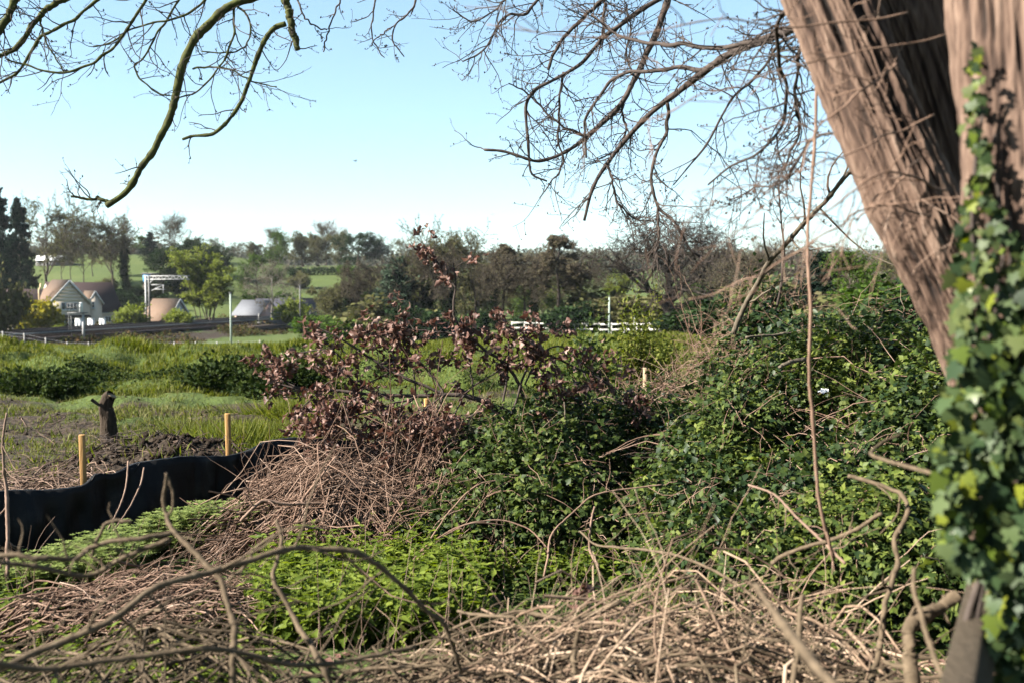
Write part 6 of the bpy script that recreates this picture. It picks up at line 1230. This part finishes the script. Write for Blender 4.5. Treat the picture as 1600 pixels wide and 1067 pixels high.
def ivy_on_trunk():
    g = np.random.default_rng(701); root = thing('ivy_plant', BT + [-.12, -.3, 0], 'glossy dark ivy climbing the near stem of the big tree', 'ivy'); o = loc_of(root)
    me_d = mesh_np('leaf', IVY_V, IVY_F, True); me_d.materials.append(M['ivy_one']); me_y = mesh_np('leaf', IVY_V, IVY_F, True); me_y.materials.append(M['ivy_young_one'])
    L_ = []
    for _ in range(3000):
        py = g.uniform(60, 1080); left = np.interp(py, [60, 200, 320, 450, 560, 650, 720, 800, 870, 900, 960, 1080], [1505, 1500, 1508, 1500, 1490, 1500, 1470, 1460, 1480, 1535, 1560, 1560]); right = np.interp(py, [60, 300, 420, 1080], [1530, 1545, 1640, 1660])
        dens = np.interp(py, [60, 250, 400, 600, 800, 1080], [.10, .22, .5, .75, 1, .9])
        if g.uniform() > dens: continue
        left += 26 * float(fbm(np.array([py * .012]), np.array([3.0]), 1.0, 3)[0]); px = left + (right - left) * g.uniform() ** .9; L_.append((px, py))
    L_ = np.array(L_); n = len(L_); cov = np.interp(L_[:, 1], [60, 400, 750, 1080], [2.36, 2.28, 2.1, 2.15])
    P = np.array([at(a, b, c + abs(g.normal()) * .13) for (a, b), c in zip(L_, cov)])
    ax = rdir(g, n) * .55; ax[:, 2] -= .8; nn = rdir(g, n) * .85 + np.array([-.45, -.7, .4]); small = L_[:, 1] < 400; sz = np.where(small, g.uniform(.018, .034, n), g.uniform(.022, .055, n))
    order = np.argsort(P[:, 1] - sz * 3); one, rest = order[:290], order[290:]
    for i in one:
        a = nrm(ax[i]); sd = nrm(np.cross(a, nn[i])); up = np.cross(sd, a); mtx = Matrix(((sd[0], a[0], up[0], 0), (sd[1], a[1], up[1], 0), (sd[2], a[2], up[2], 0), (0, 0, 0, 1)))
        young = g.uniform() < (.55 if small[i] else .12); q = bpy.data.objects.new('leaf', me_y if young else me_d); COL.objects.link(q); q.parent = root; q.matrix_local = Matrix.Translation(Vector(P[i] - o)) @ mtx @ Matrix.Scale(sz[i], 4)
    for mat, s in (('ivy', rest[::5]), ('ivy', rest[1::5]), ('ivy', rest[2::5]), ('ivy', rest[3::5]), ('ivy_young', rest[4::5])):
        V, Fx = scatter(P[s] - o, ax[s], nn[s], sz[s], IVY_V, IVY_F); link('foliage', mesh_np('ivy_foliage', V, Fx, True), M[mat], root, kind='stuff')
    mb = MB()
    for k in range(7):
        x0 = 1530 + k * 14; pts = [(x0 + g.normal() * 10 + 6 * math.sin(y / 90 + k), y, np.interp(y, [0, 400, 1100], [2.42, 2.36, 2.34])) for y in np.linspace(1120, 150 + 60 * k, 9)]; Q, R = resample(atl(pts), 40, np.linspace(.011, .004, 9)); mb.tubes(Q[None], R[None], 6)
    link('stem', mb.mesh('ivy_stem', o, True), M['bark_dark'], root)
ivy_on_trunk()
M['weathered'] = noise_mat('weathered_rail', [(.03, .024, .017), (.08, .062, .043), (.14, .11, .08)], 7, 6, .95, .8, stretch=(14, 1.0, 14))
def arris_rail():
    a, b = at(1552, 842, 3.5), at(1500, 1130, 1.62); root = thing('fence_rail', (b[0], b[1], gz(b[0], b[1])), 'weathered wooden arris fence rail running into the ivy', 'fence rail'); o = loc_of(root)
    t = nrm(b - a); u = nrm(np.cross(t, [0, 0, 1.0])); v = np.cross(u, t); v = v if v[2] > 0 else -v; K = 40; s = np.linspace(0, 1, K)[:, None]; L_ = a + (b - a) * s; g = np.random.default_rng(5)
    if u[0] < 0: u = -u
    prof = np.array([(-.052, -.03), (-.046, -.012), (.006, .004), (.014, 0.0), (.040, -.055), (.036, -.075), (-.045, -.075)]); W = L_[:, None, :] + prof[None, :, 0:1] * u + prof[None, :, 1:2] * v + g.normal(size=(K, 7, 1)) * .0008 * v
    n = 7; k = np.arange(K - 1)[:, None] * n; i = np.arange(n)[None]; j = (i + 1) % n; Fq = np.stack([k + i, k + j, k + n + j, k + n + i], -1).reshape(-1, 4)
    link('rail', mesh_np('rail', W.reshape(-1, 3) - o, [Fq, np.array([list(range(n))]), np.array([list(range((K - 1) * n, K * n))[::-1]])]), M['weathered'], root)
    pb = a + [.02, .05, 0]; pz = gz(pb[0], pb[1]); link('post', MB().box(-.05, .05, -.04, .04, -.3, pb[2] - pz - .03).mesh('post'), M['weathered'], root).location = np.array([pb[0], pb[1], pz]) - o
arris_rail()
# ------------------------------------------------------------------ small things
def crumpled(label, px, py, d, size, mat, seed, name, cat):
    g = np.random.default_rng(seed); c = at(px, py, d); root = thing(name, c - [0, 0, size], label, cat)
    for k in range(5):
        V, Fx = dry_leaf_template(g, g.uniform(.8, 1.6)); ax = rdir(g, 1); ax[:, 2] -= .4; V2, F2 = scatter(np.array([g.normal(size=3) * size * .35 + [0, 0, size]]), ax, rdir(g, 1), size * g.uniform(.8, 1.5), V * np.array([1.8, 1, 1]), Fx); link('leaf', mesh_np('leaf', V2, F2, True), mat, root)
crumpled('curled rusty brown dead fern clump lying on the near brush', 908, 925, 4.0, .055, M['oak_dead'], 801, 'dead_fern', 'dead fern')
m_ = flat('white_litter', (.8, .8, .82), .4, var=.03)
crumpled('scrap of white plastic litter caught in the bramble thicket', 1289, 614, 7.1, .035, m_, 802, 'plastic_scrap', 'litter')
def bird(px, py, d, span, label, rgb, seed):
    c = at(px, py, d); root = thing('bird', c, label, 'bird', rz=seed * .7); m = flat('bird_%d_plumage' % seed, rgb, .7); s = span
    Q, R = resample(np.array([(-.22, 0, 0), (-.1, 0, .01), (.05, 0, .01), (.18, 0, .03), (.25, 0, .02)]) * s, 14, np.array([.012, .05, .06, .04, .006]) * s); mb = MB(); mb.tubes(Q[None], R[None], 8); link('body', mb.mesh('body', smooth=True), m, root)
    for sg in (-1, 1):
        W = np.array([(.10, 0, .03), (-.08, 0, .03), (.13, sg * .25, .09), (-.05, sg * .25, .09), (.02, sg * .5, .05), (-.04, sg * .48, .05)]) * s; W2 = W + [0, 0, .012 * s]
        mb = MB(); mb.add(np.vstack([W, W2]), np.array([[0, 1, 3, 2], [2, 3, 5, 4], [6, 8, 9, 7], [8, 10, 11, 9], [0, 2, 8, 6], [2, 4, 10, 8], [1, 7, 9, 3], [3, 9, 11, 5], [4, 5, 11, 10], [0, 6, 7, 1]])); link('wing', mb.mesh('wing'), m, root)
    mb = MB(); mb.add(np.array([(-.2, -.02, 0), (-.2, .02, 0), (-.34, .05, 0), (-.34, -.05, 0), (-.2, -.02, .012), (-.2, .02, .012), (-.34, .05, .008), (-.34, -.05, .008)]) * s, np.array([[0, 1, 2, 3], [4, 7, 6, 5], [0, 4, 5, 1], [1, 5, 6, 2], [2, 6, 7, 3], [3, 7, 4, 0]])); link('tail', mb.mesh('tail'), m, root)
bird(555, 252, 60, .5, 'dark bird flying in the open sky', (.03, .03, .03), 1)
bird(769, 336, 150, .9, 'tiny pale bird low in the sky above the riverside trees', (.5, .5, .5), 2)

# ------------------------------------------------------------------ the air: a thin even haze over the valley
hz = link('haze', MB().box(-1520, 1520, -30, 1620, -9, 70).mesh('haze'), None); hz['kind'] = 'stuff'; tag(hz, 'thin pale haze filling the air of the valley', 'haze')
hm = bpy.data.materials.new('haze_air'); hm.use_nodes = True; ht = hm.node_tree; ht.nodes.clear(); ho = ht.nodes.new('ShaderNodeOutputMaterial'); hv = ht.nodes.new('ShaderNodeVolumePrincipled')
hv.inputs['Density'].default_value = .00006; hv.inputs['Color'].default_value = (.86, .92, 1.0, 1); hv.inputs['Anisotropy'].default_value = .2; ht.links.new(hv.outputs[0], ho.inputs['Volume']); hz.data.materials.append(hm)
